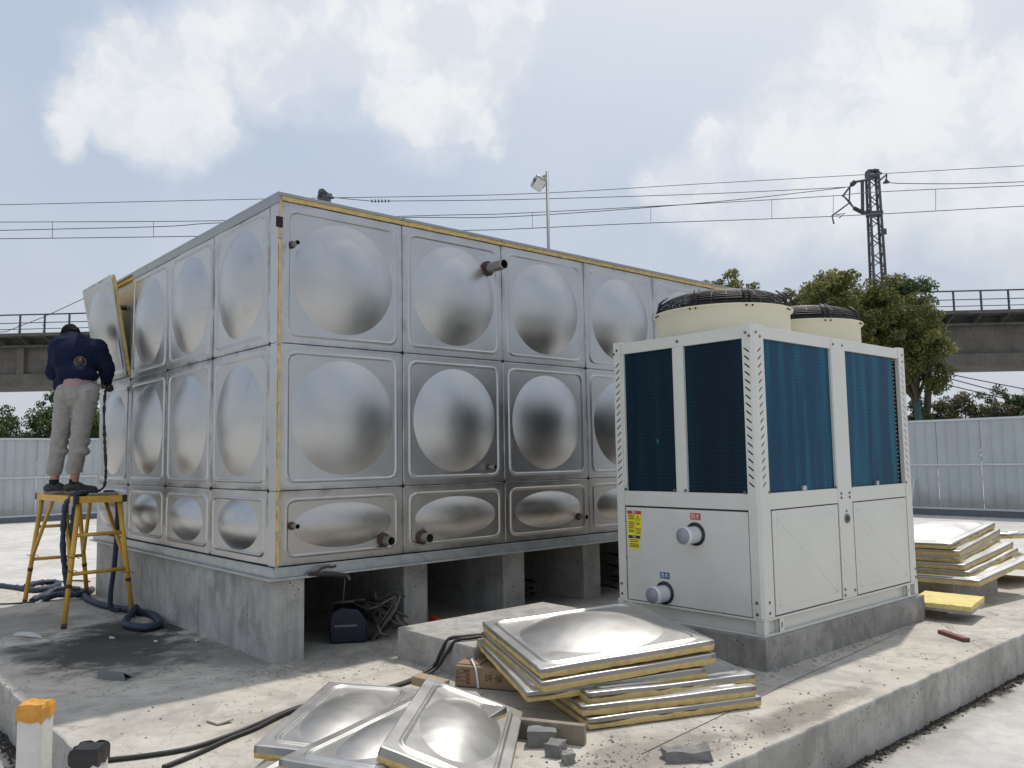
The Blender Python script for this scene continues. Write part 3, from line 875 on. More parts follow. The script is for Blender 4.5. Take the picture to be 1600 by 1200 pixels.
# top and middle rails
for (nm, z0, z1) in (('top_rail', 2.052, UZT), ('middle_rail', .965, 1.068)):
    MB().box(UX0 + ft, UX0 + .04, UY0 + .0785, UY1 - .0855, z0, z1).build(nm, 'unit_paint', unit, bev=.002)
    MB().box(UX0 + .1255, 3.058, UY0 + ft, UY0 + .04, z0, z1).build(nm, 'unit_paint', unit, bev=.002)
    MB().box(3.262, UX1 - .1205, UY0 + ft, UY0 + .04, z0, z1).build(nm, 'unit_paint', unit, bev=.002)
    MB().box(UX0 + .13, UX1 - .13, UY1 - .04, UY1 - ft, z0, z1).build(nm, 'unit_paint', unit)
    MB().box(UX1 - .04, UX1 - ft, UY0 + .08, UY1 - .08, z0, z1).build(nm, 'unit_paint', unit)
# mid posts
MB().box(3.0605, 3.2595, UY0 + .001, UY0 + .045, .304, UZT).build('middle_post', 'unit_paint', unit, bev=.003)
MB().box(UX0 + .001, UX0 + .04, -1.795, -1.716, 1.0685, 2.0515).build('middle_post', 'unit_paint', unit, bev=.003)
# narrow flange beside each coil
MB().box(3.050, 3.060, UY0 + .006, UY0 + .03, 1.0685, 2.0515).build('coil_flange', 'unit_paint', unit)
MB().box(UX0 + .006, UX0 + .03, -1.7155, -1.702, 1.0685, 2.0515).build('coil_flange', 'unit_paint', unit)
MB().box(UX0 + .006, UX0 + .03, UY1 - .107, UY1 - .0855, 1.0685, 2.0515).build('coil_flange', 'unit_paint', unit)
# coils
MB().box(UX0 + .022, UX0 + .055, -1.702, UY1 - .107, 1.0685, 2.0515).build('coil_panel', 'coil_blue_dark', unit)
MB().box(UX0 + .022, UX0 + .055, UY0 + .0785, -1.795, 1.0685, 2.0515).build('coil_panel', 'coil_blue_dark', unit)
MB().box(UX0 + .1255, 3.050, UY0 + .022, UY0 + .055, 1.0685, 2.0515).build('coil_panel', 'coil_blue_skylit', unit)
MB().box(3.2595, UX1 - .19, UY0 + .022, UY0 + .055, 1.0685, 2.0515).build('coil_panel', 'coil_blue_skylit', unit)
ce = MB()
for i in range(30):
    ce.tube([(UX1 - .189, UY0 + .04, 1.09 + i * .032), (UX1 - .15, UY0 + .03, 1.09 + i * .032), (UX1 - .189, UY0 + .05, 1.104 + i * .032)], .006, 5)
ce.build('coil_return_bends', 'pipe_steel', unit)
# lower panels: sheet with shallow raised frame and a diagonal crease
def lower_panel(x0, x1):
    m = MB(); z0, z1 = .312, .957; nx, nz = 26, 18; y = UY0 + .004
    vs = []
    for j in range(nz + 1):
        for i in range(nx + 1):
            a, c = i / nx, j / nz
            bul = .006 * math.sin(math.pi * a) * math.sin(math.pi * c) + .0022 * mnoise.noise(Vector((a * 3 + x0, c * 3, 0))) * math.sin(math.pi * a) * math.sin(math.pi * c)
            vs.append((x0 + (x1 - x0) * a, y - bul, z0 + (z1 - z0) * c))
    m.add(vs, [(j * (nx + 1) + i, j * (nx + 1) + i + 1, (j + 1) * (nx + 1) + i + 1, (j + 1) * (nx + 1) + i) for j in range(nz) for i in range(nx)], True)
    m.box(x0, x1, y + .001, y + .03, z0, z1)
    o = m.build('lower_panel', 'unit_paint', unit)
    e = MB(); a, b_ = .05, .05
    yb = UY0 + .0025
    def rib(p, q, w=.005):
        P = []; N = 10
        for i in range(N + 1):
            t = i / N; x = p[0] + (q[0] - p[0]) * t; zz = p[1] + (q[1] - p[1]) * t
            fa = (x - x0) / (x1 - x0); fc = (zz - z0) / (z1 - z0)
            P.append((x, y + w * .8 - .006 * math.sin(math.pi * fa) * math.sin(math.pi * fc), zz))
        e.tube(P, w, 6)
    c = [(x0 + a, z0 + b_), (x1 - a, z0 + b_), (x1 - a, z1 - b_), (x0 + a, z1 - b_)]
    for i in range(4): rib(c[i], c[(i + 1) % 4], .006)
    rib(c[3], c[1], .008)
    e.build('pressed_crease', 'unit_paint', o)


lower_panel(2.205, 3.045)
lower_panel(3.275, 4.13)
lp = MB().box(UX0 + .004, UX0 + .03, UY0 + .086, UY1 - .093, .308, .953).build('lower_panel', 'unit_paint', unit, bev=.003)
# dark gaps round the lower panels
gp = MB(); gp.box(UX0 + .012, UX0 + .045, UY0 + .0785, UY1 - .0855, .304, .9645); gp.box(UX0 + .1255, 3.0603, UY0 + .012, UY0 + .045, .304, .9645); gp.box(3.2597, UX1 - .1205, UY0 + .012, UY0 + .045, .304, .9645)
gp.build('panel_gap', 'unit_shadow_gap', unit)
# roof deck
MB().box(UX0 + .03, UX1 - .03, UY0 + .03, UY1 - .03, 2.09, 2.118).build('roof_deck', 'unit_paint', unit)
# bolts
bo = MB()
def bolt(p, ax, r=.008):
    d = Vector(ax); q = Vector(p); bo.cyl(q - d * .001, q + d * .006, r * 1.2, r * .85, 8)
for (y, z) in ((UY0 + .05, 2.085), (UY0 + .025, 2.062), (-1.75, 2.09), (UY1 - .05, 2.085), (UY1 - .02, 2.06), (UY0 + .045, .40), (UY0 + .045, .33), (UY1 - .04, .41), (UY1 - .04, .34),
               (UY0 + .1, 1.075), (-1.78, 1.08), (-1.69, 1.08), (UY1 - .1, 1.08)): bolt((UX0, y, z), (-1, 0, 0), .009)
for (x, z) in ((2.10, 2.085), (2.145, 2.062), (3.09, 2.085), (3.22, 2.085), (4.2, 2.085), (4.2, 2.03), (2.13, .40), (2.13, .335), (3.09, .37), (3.09, .33), (3.23, .35), (4.22, .40), (4.22, .335),
               (3.10, 1.03), (3.22, 1.03), (3.10, 1.0), (3.22, 1.0), (3.03, 1.075), (3.28, 1.075), (4.15, 1.075), (2.18, 1.075)): bolt((x, UY0 + .001, z), (0, -1, 0), .009)
for (x, z) in ((2.38, .961), (2.85, .961), (3.42, .961), (3.95, .961), (2.42, .306), (2.82, .306), (3.5, .306), (3.95, .306)): bolt((x, UY0 + .008, z), (0, -1, 0), .007)
for (y, z) in ((-1.45, .957), (-1.95, .957), (-1.5, .306), (-2.05, .306), (UY0 + .081, .85), (UY0 + .081, .6), (UY0 + .081, .4), (UY1 - .09, .85), (UY1 - .09, .6), (UY1 - .09, .4)): bolt((UX0 + .008, y, z), (-1, 0, 0), .007)
bo.build('bolts', 'bolt_metal', unit)
# water connections on the left face
for (y, z, txt, pm) in ((-1.845, .795, '出水', 'red_print'), (-1.575, .385, '进水', 'blue_print')):
    MB().lathe((UX0 + .003, y, z), [(.001, -.002), (.077, -.002), (.077, .01)], 32, 'x').build('pipe_hole', 'black_plastic', unit)
    pr = MB().lathe((UX0, y + .003, z - .004), [(.055, .01), (.055, -.09), (.058, -.095), (.058, -.125), (.054, -.128)], 32, 'x').build('pipe_connection', 'cap_rim', unit)
    MB().lathe((UX0, y + .003, z - .004), [(.0005, -.1285), (.0535, -.1285), (.0535, -.124)], 32, 'x').build('pipe_cap', 'cap_plastic', pr)
    st = MB().box(UX0 + .0005, UX0 + .0035, y - .045, y + .035, z + .095, z + .137).build('label', pm, unit)
    lettering(txt, .036, 'white_print', st, frame((UX0 - .0005, y - .005, z + .116), (0, -1, 0), (0, 0, 1), (-1, 0, 0)))
# yellow warning label
sx = UX0 + .0035
yl = MB().box(sx - .0015, sx, -1.388, -1.262, .757, .905).build('warning_label', 'yellow_label', unit)
yl2 = MB().box(sx - .0015, sx, -1.372, -1.268, .660, .735).build('warning_label', 'yellow_label', unit)
rs = MB().box(sx - .0017, sx, -1.388, -1.262, .9055, .928).build('label_header', 'red_print', yl)
bs = MB().box(sx - .0017, sx, -1.372, -1.268, .7355, .755).build('label_header', 'black_print', yl2)
lettering('警告', .02, 'white_print', rs, frame((sx - .0025, -1.325, .916), (0, -1, 0), (0, 0, 1), (-1, 0, 0)))
lettering('注意', .017, 'white_print', bs, frame((sx - .0025, -1.32, .745), (0, -1, 0), (0, 0, 1), (-1, 0, 0)))
pm_ = MB(); q = random.Random(4)
for i, zz in enumerate((.892, .88, .868, .845, .833, .82, .806, .79, .779)):
    pm_.box(sx - .0022, sx - .0014, -1.325 + q.uniform(0, .006), -1.272, zz, zz + .006)
def tri(m, yc, zc, s, w):
    pts = [(yc + s, zc - s * .8), (yc - s, zc - s * .8), (yc, zc + s)]
    for i in range(3):
        m.beam((sx - .002, *pts[i]), (sx - .002, *pts[(i + 1) % 3]), .001, w, (1, 0, 0))
tri(pm_, -1.358, .878, .018, .0035)
pm_.box(sx - .0022, sx - .0014, -1.36, -1.356, .870, .886)
for zz in (.842, .832): pm_.box(sx - .0022, sx - .0014, -1.372, -1.345, zz, zz + .005)
pm_.box(sx - .0022, sx - .0014, -1.384, -1.336, .800, .806)
for zz in (.788, .778, .770): pm_.box(sx - .0022, sx - .0014, -1.38, -1.34, zz, zz + .004)
pm_.box(sx - .0022, sx - .0014, -1.333, -1.3315, .76, .9)
pm_.build('label_print', 'box_print', yl)
pm_ = MB()
for zz in (.722, .710, .694, .684, .674): pm_.box(sx - .0022, sx - .0014, -1.365 + q.uniform(0, .02), -1.276, zz, zz + .005)
pm_.build('label_print', 'box_print', yl2)
# pressure gauge on the right mid post
gz = .853; gx = 3.165
ga = MB().lathe((gx, UY0 + .001, gz), [(.001, -.008), (.022, -.008), (.026, -.012), (.031, -.010), (.031, .004)], 24, 'y').build('lock_gauge', 'bolt_metal', unit)
MB().lathe((gx, UY0 + .001, gz), [(.0005, -.0095), (.014, -.0095), (.014, -.004)], 16, 'y').build('gauge_face', 'black_plastic', ga)
MB().box(gx - .012, gx + .012, UY0 - .0005, UY0 + .002, gz + .045, gz + .06).build('small_tag', 'slate_grey', unit)
for (x0_, x1_, z_) in ((2.60, 2.65, 1.0705), (3.66, 3.70, 1.0705)):
    MB().box(x0_, x1_, UY0 + .006, UY0 + .022, z_, z_ + .03).build('coil_bracket', 'galvanised', unit)


def fan(cx, cy):
    zb, zr = 2.119, 2.325; r0 = .472
    sh = MB().lathe((cx, cy, 0), [(r0 - .004, zb), (r0, zb + .02), (r0, zr - .03), (r0 + .012, zr - .012), (r0 + .022, zr - .006), (r0 + .022, zr + .004), (r0 + .005, zr + .006), (r0 - .012, zr - .01), (r0 - .02, zb)], 72).build('fan_shroud', 'fan_plastic', unit)
    cg = MB()
    def ring(r, z, w, n=64): cg.tube([(cx + r * math.cos(2 * math.pi * k_ / n), cy + r * math.sin(2 * math.pi * k_ / n), z) for k_ in range(n)], w, 5, closed=True)
    HG = .14
    def zc(r): return zr + .012 + HG * (max(0, 1 - (min(r, r0) / r0) ** 7)) ** .5 * (.72 + .28 * (1 - (r / r0) ** 2))
    prof_ = [(r0 * t / 400, zc(r0 * t / 400)) for t in range(401)]
    acc = [0.0]
    for a, b_ in zip(prof_, prof_[1:]): acc.append(acc[-1] + math.hypot(b_[0] - a[0], b_[1] - a[1]))
    nr = 30; t_ = 0
    for i in range(2, nr + 1):
        while t_ < 400 and acc[t_] < acc[-1] * i / nr: t_ += 1
        ring(prof_[t_][0], prof_[t_][1], .0042 if i < nr else .007)
    for k_ in range(28):
        a = 2 * math.pi * k_ / 28
        cg.tube([(cx + math.cos(a) * prof_[t][0], cy + math.sin(a) * prof_[t][0], prof_[t][1]) for t in list(range(50, 380, 40)) + [384, 392, 397, 400]], .0045, 5)
    cgo = cg.build('fan_guard', 'black_wire', unit)
    MB().lathe((cx, cy, 0), [(.001, zc(0) + .004), (.075, zc(0) + .002), (.085, zc(0) - .008)], 32).build('guard_centre', 'black_plastic', cgo)
    hb = MB().lathe((cx, cy, 0), [(.001, zr + .035), (.09, zr + .03), (.10, zr - .02), (.10, zr - .13), (.001, zr - .14)], 32).build('fan_hub', 'black_plastic', unit)
    for k_ in range(5):
        a0 = 2 * math.pi * k_ / 5; vs = []
        for i in range(8):
            r = .1 + (r0 - .12) * i / 7
            for j in range(4):
                t = a0 + (j / 3 - .5) * (.75 + .25 * i / 7); vs.append((cx + r * math.cos(t), cy + r * math.sin(t), zr - .05 + .05 * (j / 3 - .5) * 2))
        m = MB().add(vs, [(i * 4 + j, (i + 1) * 4 + j, (i + 1) * 4 + j + 1, i * 4 + j + 1) for i in range(7) for j in range(3)], True)
        b_ = m.build('fan_blade', 'black_plastic', unit)
        sm = b_.modifiers.new('thick', 'SOLIDIFY'); sm.thickness = .006
    # guard arms seen from the camera side
    for a in range(0, 360, 45):
        cl = MB()
        for da in (-2.5, 2.5):
            t = R(a + 11 + da); cl.tube([(cx + math.cos(t) * (r0 + .01), cy + math.sin(t) * (r0 + .01), zr - .005), (cx + math.cos(t) * (r0 - .01), cy + math.sin(t) * (r0 - .01), zr + .085), (cx + math.cos(t) * (r0 - .06), cy + math.sin(t) * (r0 - .06), zr + .125)], .007, 5)
            cl.ball((cx + math.cos(t) * (r0 + .018), cy + math.sin(t) * (r0 + .018), zr - .012), .008, 4)
        cl.build('guard_clamp', 'black_wire', cgo)


fan(2.61, -1.745)
fan(3.665, -1.745)

# ------------------------------------------------------------------ low block, box, timber, stacks
bl = MB().prism([(.645, -1.255), (2.0, -1.24), (2.0, -.43), (.655, -.43)], -.02, .2)
tag(bl.build('concrete_block', 'block_concrete', loc=(1.3, -.8, 0), bev=.012), 'low pale square concrete block in front of the openings under the tank', 'concrete block')

SHEETS = [pressed('sheet', .99, .99, 'sheet_steel', H=.064, seed=s, warp=.002, dents=d, skirt=.022) for s, d in ((61, 0.0), (62, .003))]
FOAMS = [foam_mesh('foam', .985, .985, -.052, -.020, s, jag=j) for s, j in ((70, .003), (71, .009), (72, .006), (73, .011))]
HALF = [pressed('sheet', .50, .99, 'sheet_steel', H=.047, rx=.178, ry=.40, seed=63, warp=.002, skirt=.03), pressed('sheet', .50, .99, 'sheet_steel', H=.047, rx=.178, ry=.40, seed=64, warp=.002, skirt=.03),
        pressed('sheet', .50, .99, 'sheet_steel', H=.050, rx=.178, ry=.37, seed=65, warp=.002, dents=.003, skirt=.03)]
HFOAM = [foam_mesh('foam', .495, .985, -.056, -.028, s, jag=.004) for s in (80, 81, 82)]
nf = [0]


def stack_panel(c, deg, tx, ty, label, group, sheet=None, foam=None):
    o = thing('insulation_panel', label, 'wall panel', c, Euler((R(tx), R(ty), R(deg)), 'XYZ'), group)
    # rotation order used while fitting: turn about z, then x, then y
    o.rotation_euler = (Matrix.Rotation(R(deg), 3, 'Z') @ Matrix.Rotation(R(tx), 3, 'X') @ Matrix.Rotation(R(ty), 3, 'Y')).to_euler()
    nf[0] += 1
    inst('sheet', sheet or SHEETS[nf[0] % 2], o, Matrix.Identity(4)); inst('foam', foam or FOAMS[nf[0] % 4], o, Matrix.Identity(4))
    return o


G1 = 'panels stacked in front of the cooling unit'
stack_panel((1.00, -1.885, .334), -22.5, 3.0, -3.3, 'bright domed panel lying on top of the stack in front of the cooling unit', G1, SHEETS[0])
stack_panel((.985, -1.90, .275), -22.0, 3.2, -2.8, 'second panel down in the stack in front of the cooling unit', G1)
stack_panel((.95, -1.872, .217), -24.6, 3.4, -1.6, 'third panel down, jutting out left above the cardboard box', G1)
stack_panel((1.16, -2.02, .170), -20.5, 1.6, 1.0, 'panel with torn grey rim, topmost of the lower three before the cooling unit', G1, FOAMS and SHEETS[1], FOAMS[3])
stack_panel((1.115, -2.055, .118), -22.5, .8, .4, 'middle panel of the lower three in the front stack', G1)
stack_panel((1.12, -2.075, .060), -21.5, .2, .2, 'bottom panel of the front stack, flat on the concrete', G1, None, FOAMS[3])

G2 = 'half-height panels fanned out in the foreground'
stack_panel((-.401, -1.586, .103), -47.4, .5, 4.3, 'long half panel at the left of the foreground fan, nearest the tank shadow', G2, HALF[0], HFOAM[0])
stack_panel((-.443, -2.138, .165), -67.4, -.7, 0, 'half panel in the middle of the foreground fan, between two others', G2, HALF[1], HFOAM[1])
stack_panel((-.245, -2.285, .165), -46.1, .6, 20.0, 'dented half panel tilted on the right of the foreground fan', G2, HALF[2], HFOAM[2])
stack_panel((-.72, -1.98, .062), -60, 0, 0, 'panel sliver lowest in the foreground, under the left panel of the fan', G2, HALF[0], HFOAM[1])

G3 = 'panels stacked on a block behind the cooling unit'
rl = ['white-shining panel on top of the right-hand stack by the fence', 'second panel from the top of the right-hand stack', 'third panel from the top of the right-hand stack', 'fourth panel from the top of the right-hand stack', 'fifth panel down in the right-hand stack, above the slanted one']
for i, (c, d) in enumerate([((5.80, -1.72, .548), -2), ((5.80, -1.77, .490), -.5), ((5.80, -1.77, .437), -1), ((5.78, -1.86, .380), -5), ((5.77, -1.90, .325), -5)]):
    stack_panel(c, d, -1.5, -7.2, rl[i], G3, SHEETS[0] if i == 0 else None)
stack_panel((5.68, -2.02, .262), -6, -1.8, -6.4, 'slanted lowest panel of the right-hand stack, sticking out over its block', G3)
sb = MB().prism([(5.36, -2.17), (5.95, -2.33), (6.2, -1.5), (5.5, -1.3)], -.02, .155)
tag(sb.build('concrete_block', 'block_concrete', loc=(5.7, -1.8, 0), bev=.006), 'small concrete block under the right-hand stack of panels', 'concrete block')
G4 = 'panels piled at the right edge of the photograph'
for i, (c, d, tx, ty) in enumerate([((7.0, -1.72, .44), 8, -3, 4), ((6.98, -1.92, .25), -14, 2, 6), ((6.98, -1.95, .19), -16, 1, 6)]):
    stack_panel(c, d, tx, ty, ['top panel of the pile cut off by the right edge of the photograph', 'middle panel of the pile at the right edge of the photograph', 'bottom panel of the pile at the right edge of the photograph'][i], G4)
sb2 = MB().prism([(6.75, -1.9), (7.25, -1.95), (7.25, -1.45), (6.78, -1.45)], -.02, .10)
tag(sb2.build('concrete_block', 'block_concrete', loc=(7.0, -1.7, 0), bev=.006), 'small dark block under the pile at the right edge', 'concrete block')
# foam-up panel leaning on the unit base
fu = thing('foam_board', 'yellow foam board lying foam side up beside the cooling unit footing', 'foam board', (4.545, -2.43, .105), Euler((R(1), R(-2), R(8)), 'XYZ'))
inst('foam', foam_mesh('foam', .46, .44, 0.0, .036, 90, 'foam_pale', .003), fu, Matrix.Identity(4))
MB().box(-.23, .23, -.22, .22, -.022, -.0005).build('sheet', 'edge_steel', fu, local=True)
tag(MB().prism([(4.42, -2.42), (4.58, -2.42), (4.58, -2.30), (4.42, -2.30)], -.005, .080).build('timber_block', 'timber', loc=(4.5, -2.36, 0)), 'short timber block propping up the yellow foam board', 'timber block')

# cardboard box
bd = Vector((.42, -.90, 0)).normalized()   # long side runs under the stack
bx = thing('cardboard_box', 'brown cardboard box tied with a white strap under the stacked panels', 'box', (.575, -1.385, 0), Euler((0, 0, 0)))
# long side along the photo's right, short end facing left
lx = Vector((.47, -.88, 0)).normalized(); sy_ = Vector((.88, .47, 0)).normalized()
bx.matrix_world = frame((.495, -1.27, .004), lx, sy_, (0, 0, 1))
# local: x along the face towards the right of the picture, y away from the camera
cb = MB(); nn = 10
cb.box(0, .56, 0, .22, 0, .118)
cbo = cb.build('carton', 'cardboard', bx, local=True, bev=.008)
MB().box(.002, .14, .03, .20, .119, .124).build('carton_flap', 'cardboard', cbo, local=True)
pr = MB(); fy = -.0008
for (a, b_, z0, z1) in ((.01, .028, .088, .092), (.01, .028, .070, .074), (.01, .012, .03, .092), (.026, .028, .03, .092), (.01, .028, .028, .031), (.015, .023, .048, .058), (.035, .095, .098, .101), (.035, .095, .078, .081), (.035, .095, .056, .059), (.035, .095, .034, .037), (.035, .037, .034, .079)):
    pr.box(a, b_, fy, fy + .0012, z0, z1)
for i in range(5):
    pr.box(.060 + i * .0075, .0655 + i * .0075, fy, fy + .0012, .086, .095)
    if i > 1:
        for z0 in (.064, .042, .020): pr.box(.060 + i * .0075, .0655 + i * .0075, fy, fy + .0012, z0, z0 + .010)
pr.build('printing', 'box_print', cbo, local=True)
for i, chr_ in enumerate('环保'):
    lettering(chr_, .05, 'box_print', cbo, frame((.215 + i * .06, -.0012, .055), (1, 0, 0), (0, 0, 1), (0, -1, 0)))
sp = smooth_path([(.150, -.004, .0), (.146, -.005, .05), (.138, -.004, .098), (.118, .012, .128), (.085, .06, .142), (.06, .12, .132), (.07, .2, .12), (.08, .226, .06)], 6)
st = MB(); vs = []
for p_ in sp: vs += [(p_.x - .006, p_.y, p_.z), (p_.x + .006, p_.y, p_.z)]
st.add(vs, [(2 * i, 2 * i + 1, 2 * i + 3, 2 * i + 2) for i in range(len(sp) - 1)], True)
so_ = st.build('strap', 'strap_white', bx, local=True); so_.modifiers.new('thick', 'SOLIDIFY').thickness = .002

# timber plank, plywood scrap, broken blocks
tp = MB().beam((.05, -1.92, .045), (.33, -2.47, .045), .04, .09)
tag(tp.build('timber_plank', 'timber', loc=(.2, -2.2, 0), bev=.003), 'weathered grey timber plank on edge below the front stack of panels', 'plank')
tag(MB().obox((.33, -1.26, .055), (.09, .2, .05), Euler((.1, 0, .35))).build('wood_offcut', 'plywood', loc=(.33, -1.26, 0), bev=.002), 'small brown wood offcut behind the foreground panels', 'wood scrap')


def lump(name, c, size, rz, label, seed, amp=.010):
    bm = bmesh.new(); bmesh.ops.create_cube(bm, size=1); bmesh.ops.subdivide_edges(bm, edges=bm.edges[:], cuts=4, use_grid_fill=True)
    r = random.Random(seed)
    for v in bm.verts:
        v.co = Vector((v.co.x * size[0], v.co.y * size[1], v.co.z * size[2]))
        k_ = Vector([mnoise.noise(v.co * 22 + Vector((seed * 3, i * 9, 0))) for i in range(3)])
        v.co += k_ * amp
    me = bpy.data.meshes.new(name); bm.to_mesh(me); bm.free(); me.materials.append(MAT['brick_concrete'])
    o = bpy.data.objects.new(name, me); COL.objects.link(o); o.location = c; o.rotation_euler = (0, 0, rz)
    return tag(o, label, 'brick', 'broken blocks beside the timber plank')


lump('broken_brick', (.19, -2.33, .035), (.13, .09, .075), -.75, 'whole grey brick, largest of the broken blocks by the plank', 1, .006)
lump('broken_brick', (.14, -2.47, .03), (.075, .075, .065), .3, 'wedge-shaped broken block in front of the whole grey brick', 2, .016)
lump('broken_brick', (.12, -2.57, .022), (.06, .055, .05), 1.1, 'smallest broken lump, nearest the bottom edge', 3, .016)
lump('broken_brick', (.52, -2.90, .018), (.2, .09, .05), -.7, 'flat crumbling lump of mortar near the platform edge', 4, .02)

tag(MB().tube([(.42, -2.725, .0015), (2.0, -2.56, .0015), (3.6, -2.43, .0015)], .0022, 4).build('layout_line', 'cable_grey', loc=(2, -2.56, 0)), 'thin straight grey layout line on the concrete before the cooling unit', 'line')
# folded metal offcut, paper, rag, bar
oc = MB().add([(-.97, .43, 0), (-.86, .25, 0), (-.80, .32, .003), (-.90, .49, .003), (-.965, .44, .055), (-.865, .27, .05)], [(0, 1, 5, 4), (1, 2, 3, 0), (4, 5, 2, 3)])
oco = oc.build('metal_offcut', 'slate_grey', loc=(-.88, .35, 0)); oco.modifiers.new('thick', 'SOLIDIFY').thickness = .002
tag(oco, 'folded grey sheet offcut lying on the shaded concrete', 'sheet offcut')
pp = MB().add([(-.81, -.90, .004), (-.73, -.86, .006), (-.71, -1.0, .012), (-.79, -1.0, .004)], [(0, 1, 2, 3)]).build('paper_scrap', 'platform_concrete', loc=(-.76, -.94, 0)); pp.modifiers.new('thick', 'SOLIDIFY').thickness = .008
tag(pp, 'flat pale scrap lying on the sunlit concrete at left', 'scrap')
rgm = MB()
for i in range(5): rgm.tube(smooth_path([(-1.08 + i * .012, 2.30 + .025 * i, .006), (-1.0 + i * .01, 2.15 + .022 * i, .012), (-.93, 2.03 + .02 * i, .006)], 5), [.006 + .005 * math.sin(j / 10 * math.pi) for j in range(11)], 6)
tag(rgm.build('rag', 'rag_grey', loc=(-1, 2.15, 0)), 'crumpled grey rag on the ground at the left edge', 'rag')
tag(MB().beam((3.87, -2.64, .014), (3.70, -2.88, .014), .05, .026).build('painted_bar', 'red_brown_paint', loc=(3.79, -2.76, 0), bev=.003), 'short red-brown painted bar lying on the platform at right', 'bar')
for i, (x, y) in enumerate([(-.55, 1.62), (-.35, 1.25), (-.12, 1.05), (-.2, 1.75)]):
    tag(MB().obox((x, y, .008), (.035 - .005 * i, .025, .014), Euler((.2, .3, i))).build('plaster_chip', 'post_white', loc=(x, y, 0), bev=.003), ['largest white plaster chip at the left of the oil stain', 'white chip on the oil stain nearest the grey sheet offcut', 'white chip on the oil stain close to the plinth wall', 'white chip on the oil stain beside the hose loop'][i], 'chip', 'white chips on the oil stain')

# white stakes with taped tops at lower left
def stake(x, y, zt, w, mat, label, rz):
    o = thing('taped_post', label, 'post', (x, y, LOW), Euler((0, 0, rz)))
    h = zt - LOW
    MB().box(-w / 2, w / 2, -w / 2, w / 2, 0, h - .012).build('post', 'post_white', o, local=True, bev=.006)
    n = 20; m = MB(); top = []; bot = []
    pts = []
    for (a, b_) in (((-1, -1), (1, -1)), ((1, -1), (1, 1)), ((1, 1), (-1, 1)), ((-1, 1), (-1, -1))):
        for i in range(6): t = i / 6; pts.append((a[0] + (b_[0] - a[0]) * t, a[1] + (b_[1] - a[1]) * t))
    r = random.Random(int(x * 100)); N = len(pts); k_ = w / 2 + .003
    bot = [(p[0] * k_, p[1] * k_, h - .055 - .028 * mnoise.noise(Vector((p[0] * 1.7, p[1] * 1.7, x * 5))) - r.uniform(0, .012)) for p in pts]
    mid = [(p[0] * (k_ + r.uniform(0, .003)), p[1] * (k_ + r.uniform(0, .003)), h - .016 + r.uniform(-.004, .004)) for p in pts]
    top = [(p[0] * k_ * .92, p[1] * k_ * .92, h + r.uniform(-.003, .006)) for p in pts]
    m.add(bot + mid + top, [(i, (i + 1) % N, N + (i + 1) % N, N + i) for i in range(N)] + [(N + i, N + (i + 1) % N, 2 * N + (i + 1) % N, 2 * N + i) for i in range(N)] + [[2 * N + i for i in range(N)]], False)
    m.build('tape_cap', mat, o, local=True)


stake(-1.67, -1.29, .352, .098, 'tape_orange', 'white post with torn orange tape round its top, lower left', R(-40))
stake(-1.545, -1.60, .225, .105, 'tape_black', 'shorter white post with black tape on top, bottom edge', R(-38))

# ------------------------------------------------------------------ cables and hoses
def cord(name, pts, r, mat, label, cat, n=8, k=8, lump_=0, group=None):
    P = smooth_path(pts, k)
    rs = [r * (1 + lump_ * mnoise.noise(Vector((i * .8, r * 100, len(pts))))) for i in range(len(P))]
    o = MB().tube(P, rs, n).build(name, mat, loc=tuple(P[0]))
    return tag(o, label, cat, group)


z_ = .012
cord('power_cable', [(-1.38, -1.14, z_), (-1.2, -1.22, z_), (-1.02, -1.26, z_), (-.81, -1.21, z_), (-.66, -1.15, z_), (-.41, -1.04, z_), (-.23, -1.02, z_), (-.02, -1.06, z_), (.37, -1.0, z_), (.60, -.92, .04), (.632, -.95, .12), (.66, -1.0, .205), (.74, -1.04, .215), (.86, -1.07, .212), (1.0, -1.1, .212)], .011, 'cable_black',
     'black cable curving from the posts at lower left up over the low block', 'cable', 8)
cord('power_cable', [(-1.2, -1.42, z_), (-1.02, -1.35, z_), (-.84, -1.26, z_), (-.68, -1.20, z_), (-.40, -1.065, z_ + .003), (-.1, -1.09, z_), (.34, -1.03, z_), (.58, -.96, .03), (.628, -1.02, .13), (.66, -1.07, .205), (.74, -1.11, .215), (.9, -1.14, .212)], .011, 'cable_black',
     'second black cable running just below the first from the foreground panels', 'cable', 8)
cord('extension_cord', [(-1.2, 4.3, z_), (-.95, 4.12, z_), (-.77, 3.97, z_), (-.57, 4.02, z_), (-.3, 4.8, z_), (-.16, 5.2, z_), (.05, 5.25, z_), (.18, 5.03, z_)], .008, 'cable_black', 'thin black cord crossing the ground behind the yellow stool', 'cord')
cord('blue_hose', [(-.63, 5.37, .02), (-.52, 4.99, .02), (-.42, 4.63, .025), (-.2, 4.78, .04), (-.16, 5.12, .03), (-.33, 5.04, .05), (-.49, 4.84, .05)], .030, 'hose_blue', 'farther tangle of dark blue hose behind the stool, left', 'hose', 8, 8, .5, 'blue hoses lying round the stool')
cord('blue_hose', [(-.61, 3.96, .02), (-.45, 4.21, .025), (-.27, 4.30, .03), (-.13, 4.21, .03), (-.02, 4.2, .03), (-.22, 3.85, .045), (-.38, 3.98, .05), (-.5, 3.95, .03), (-.36, 4.2, .07), (-.15, 4.12, .06)], .030, 'hose_blue', 'dark blue hose coiled between the rear feet of the stool', 'hose', 8, 8, .5, 'blue hoses lying round the stool')
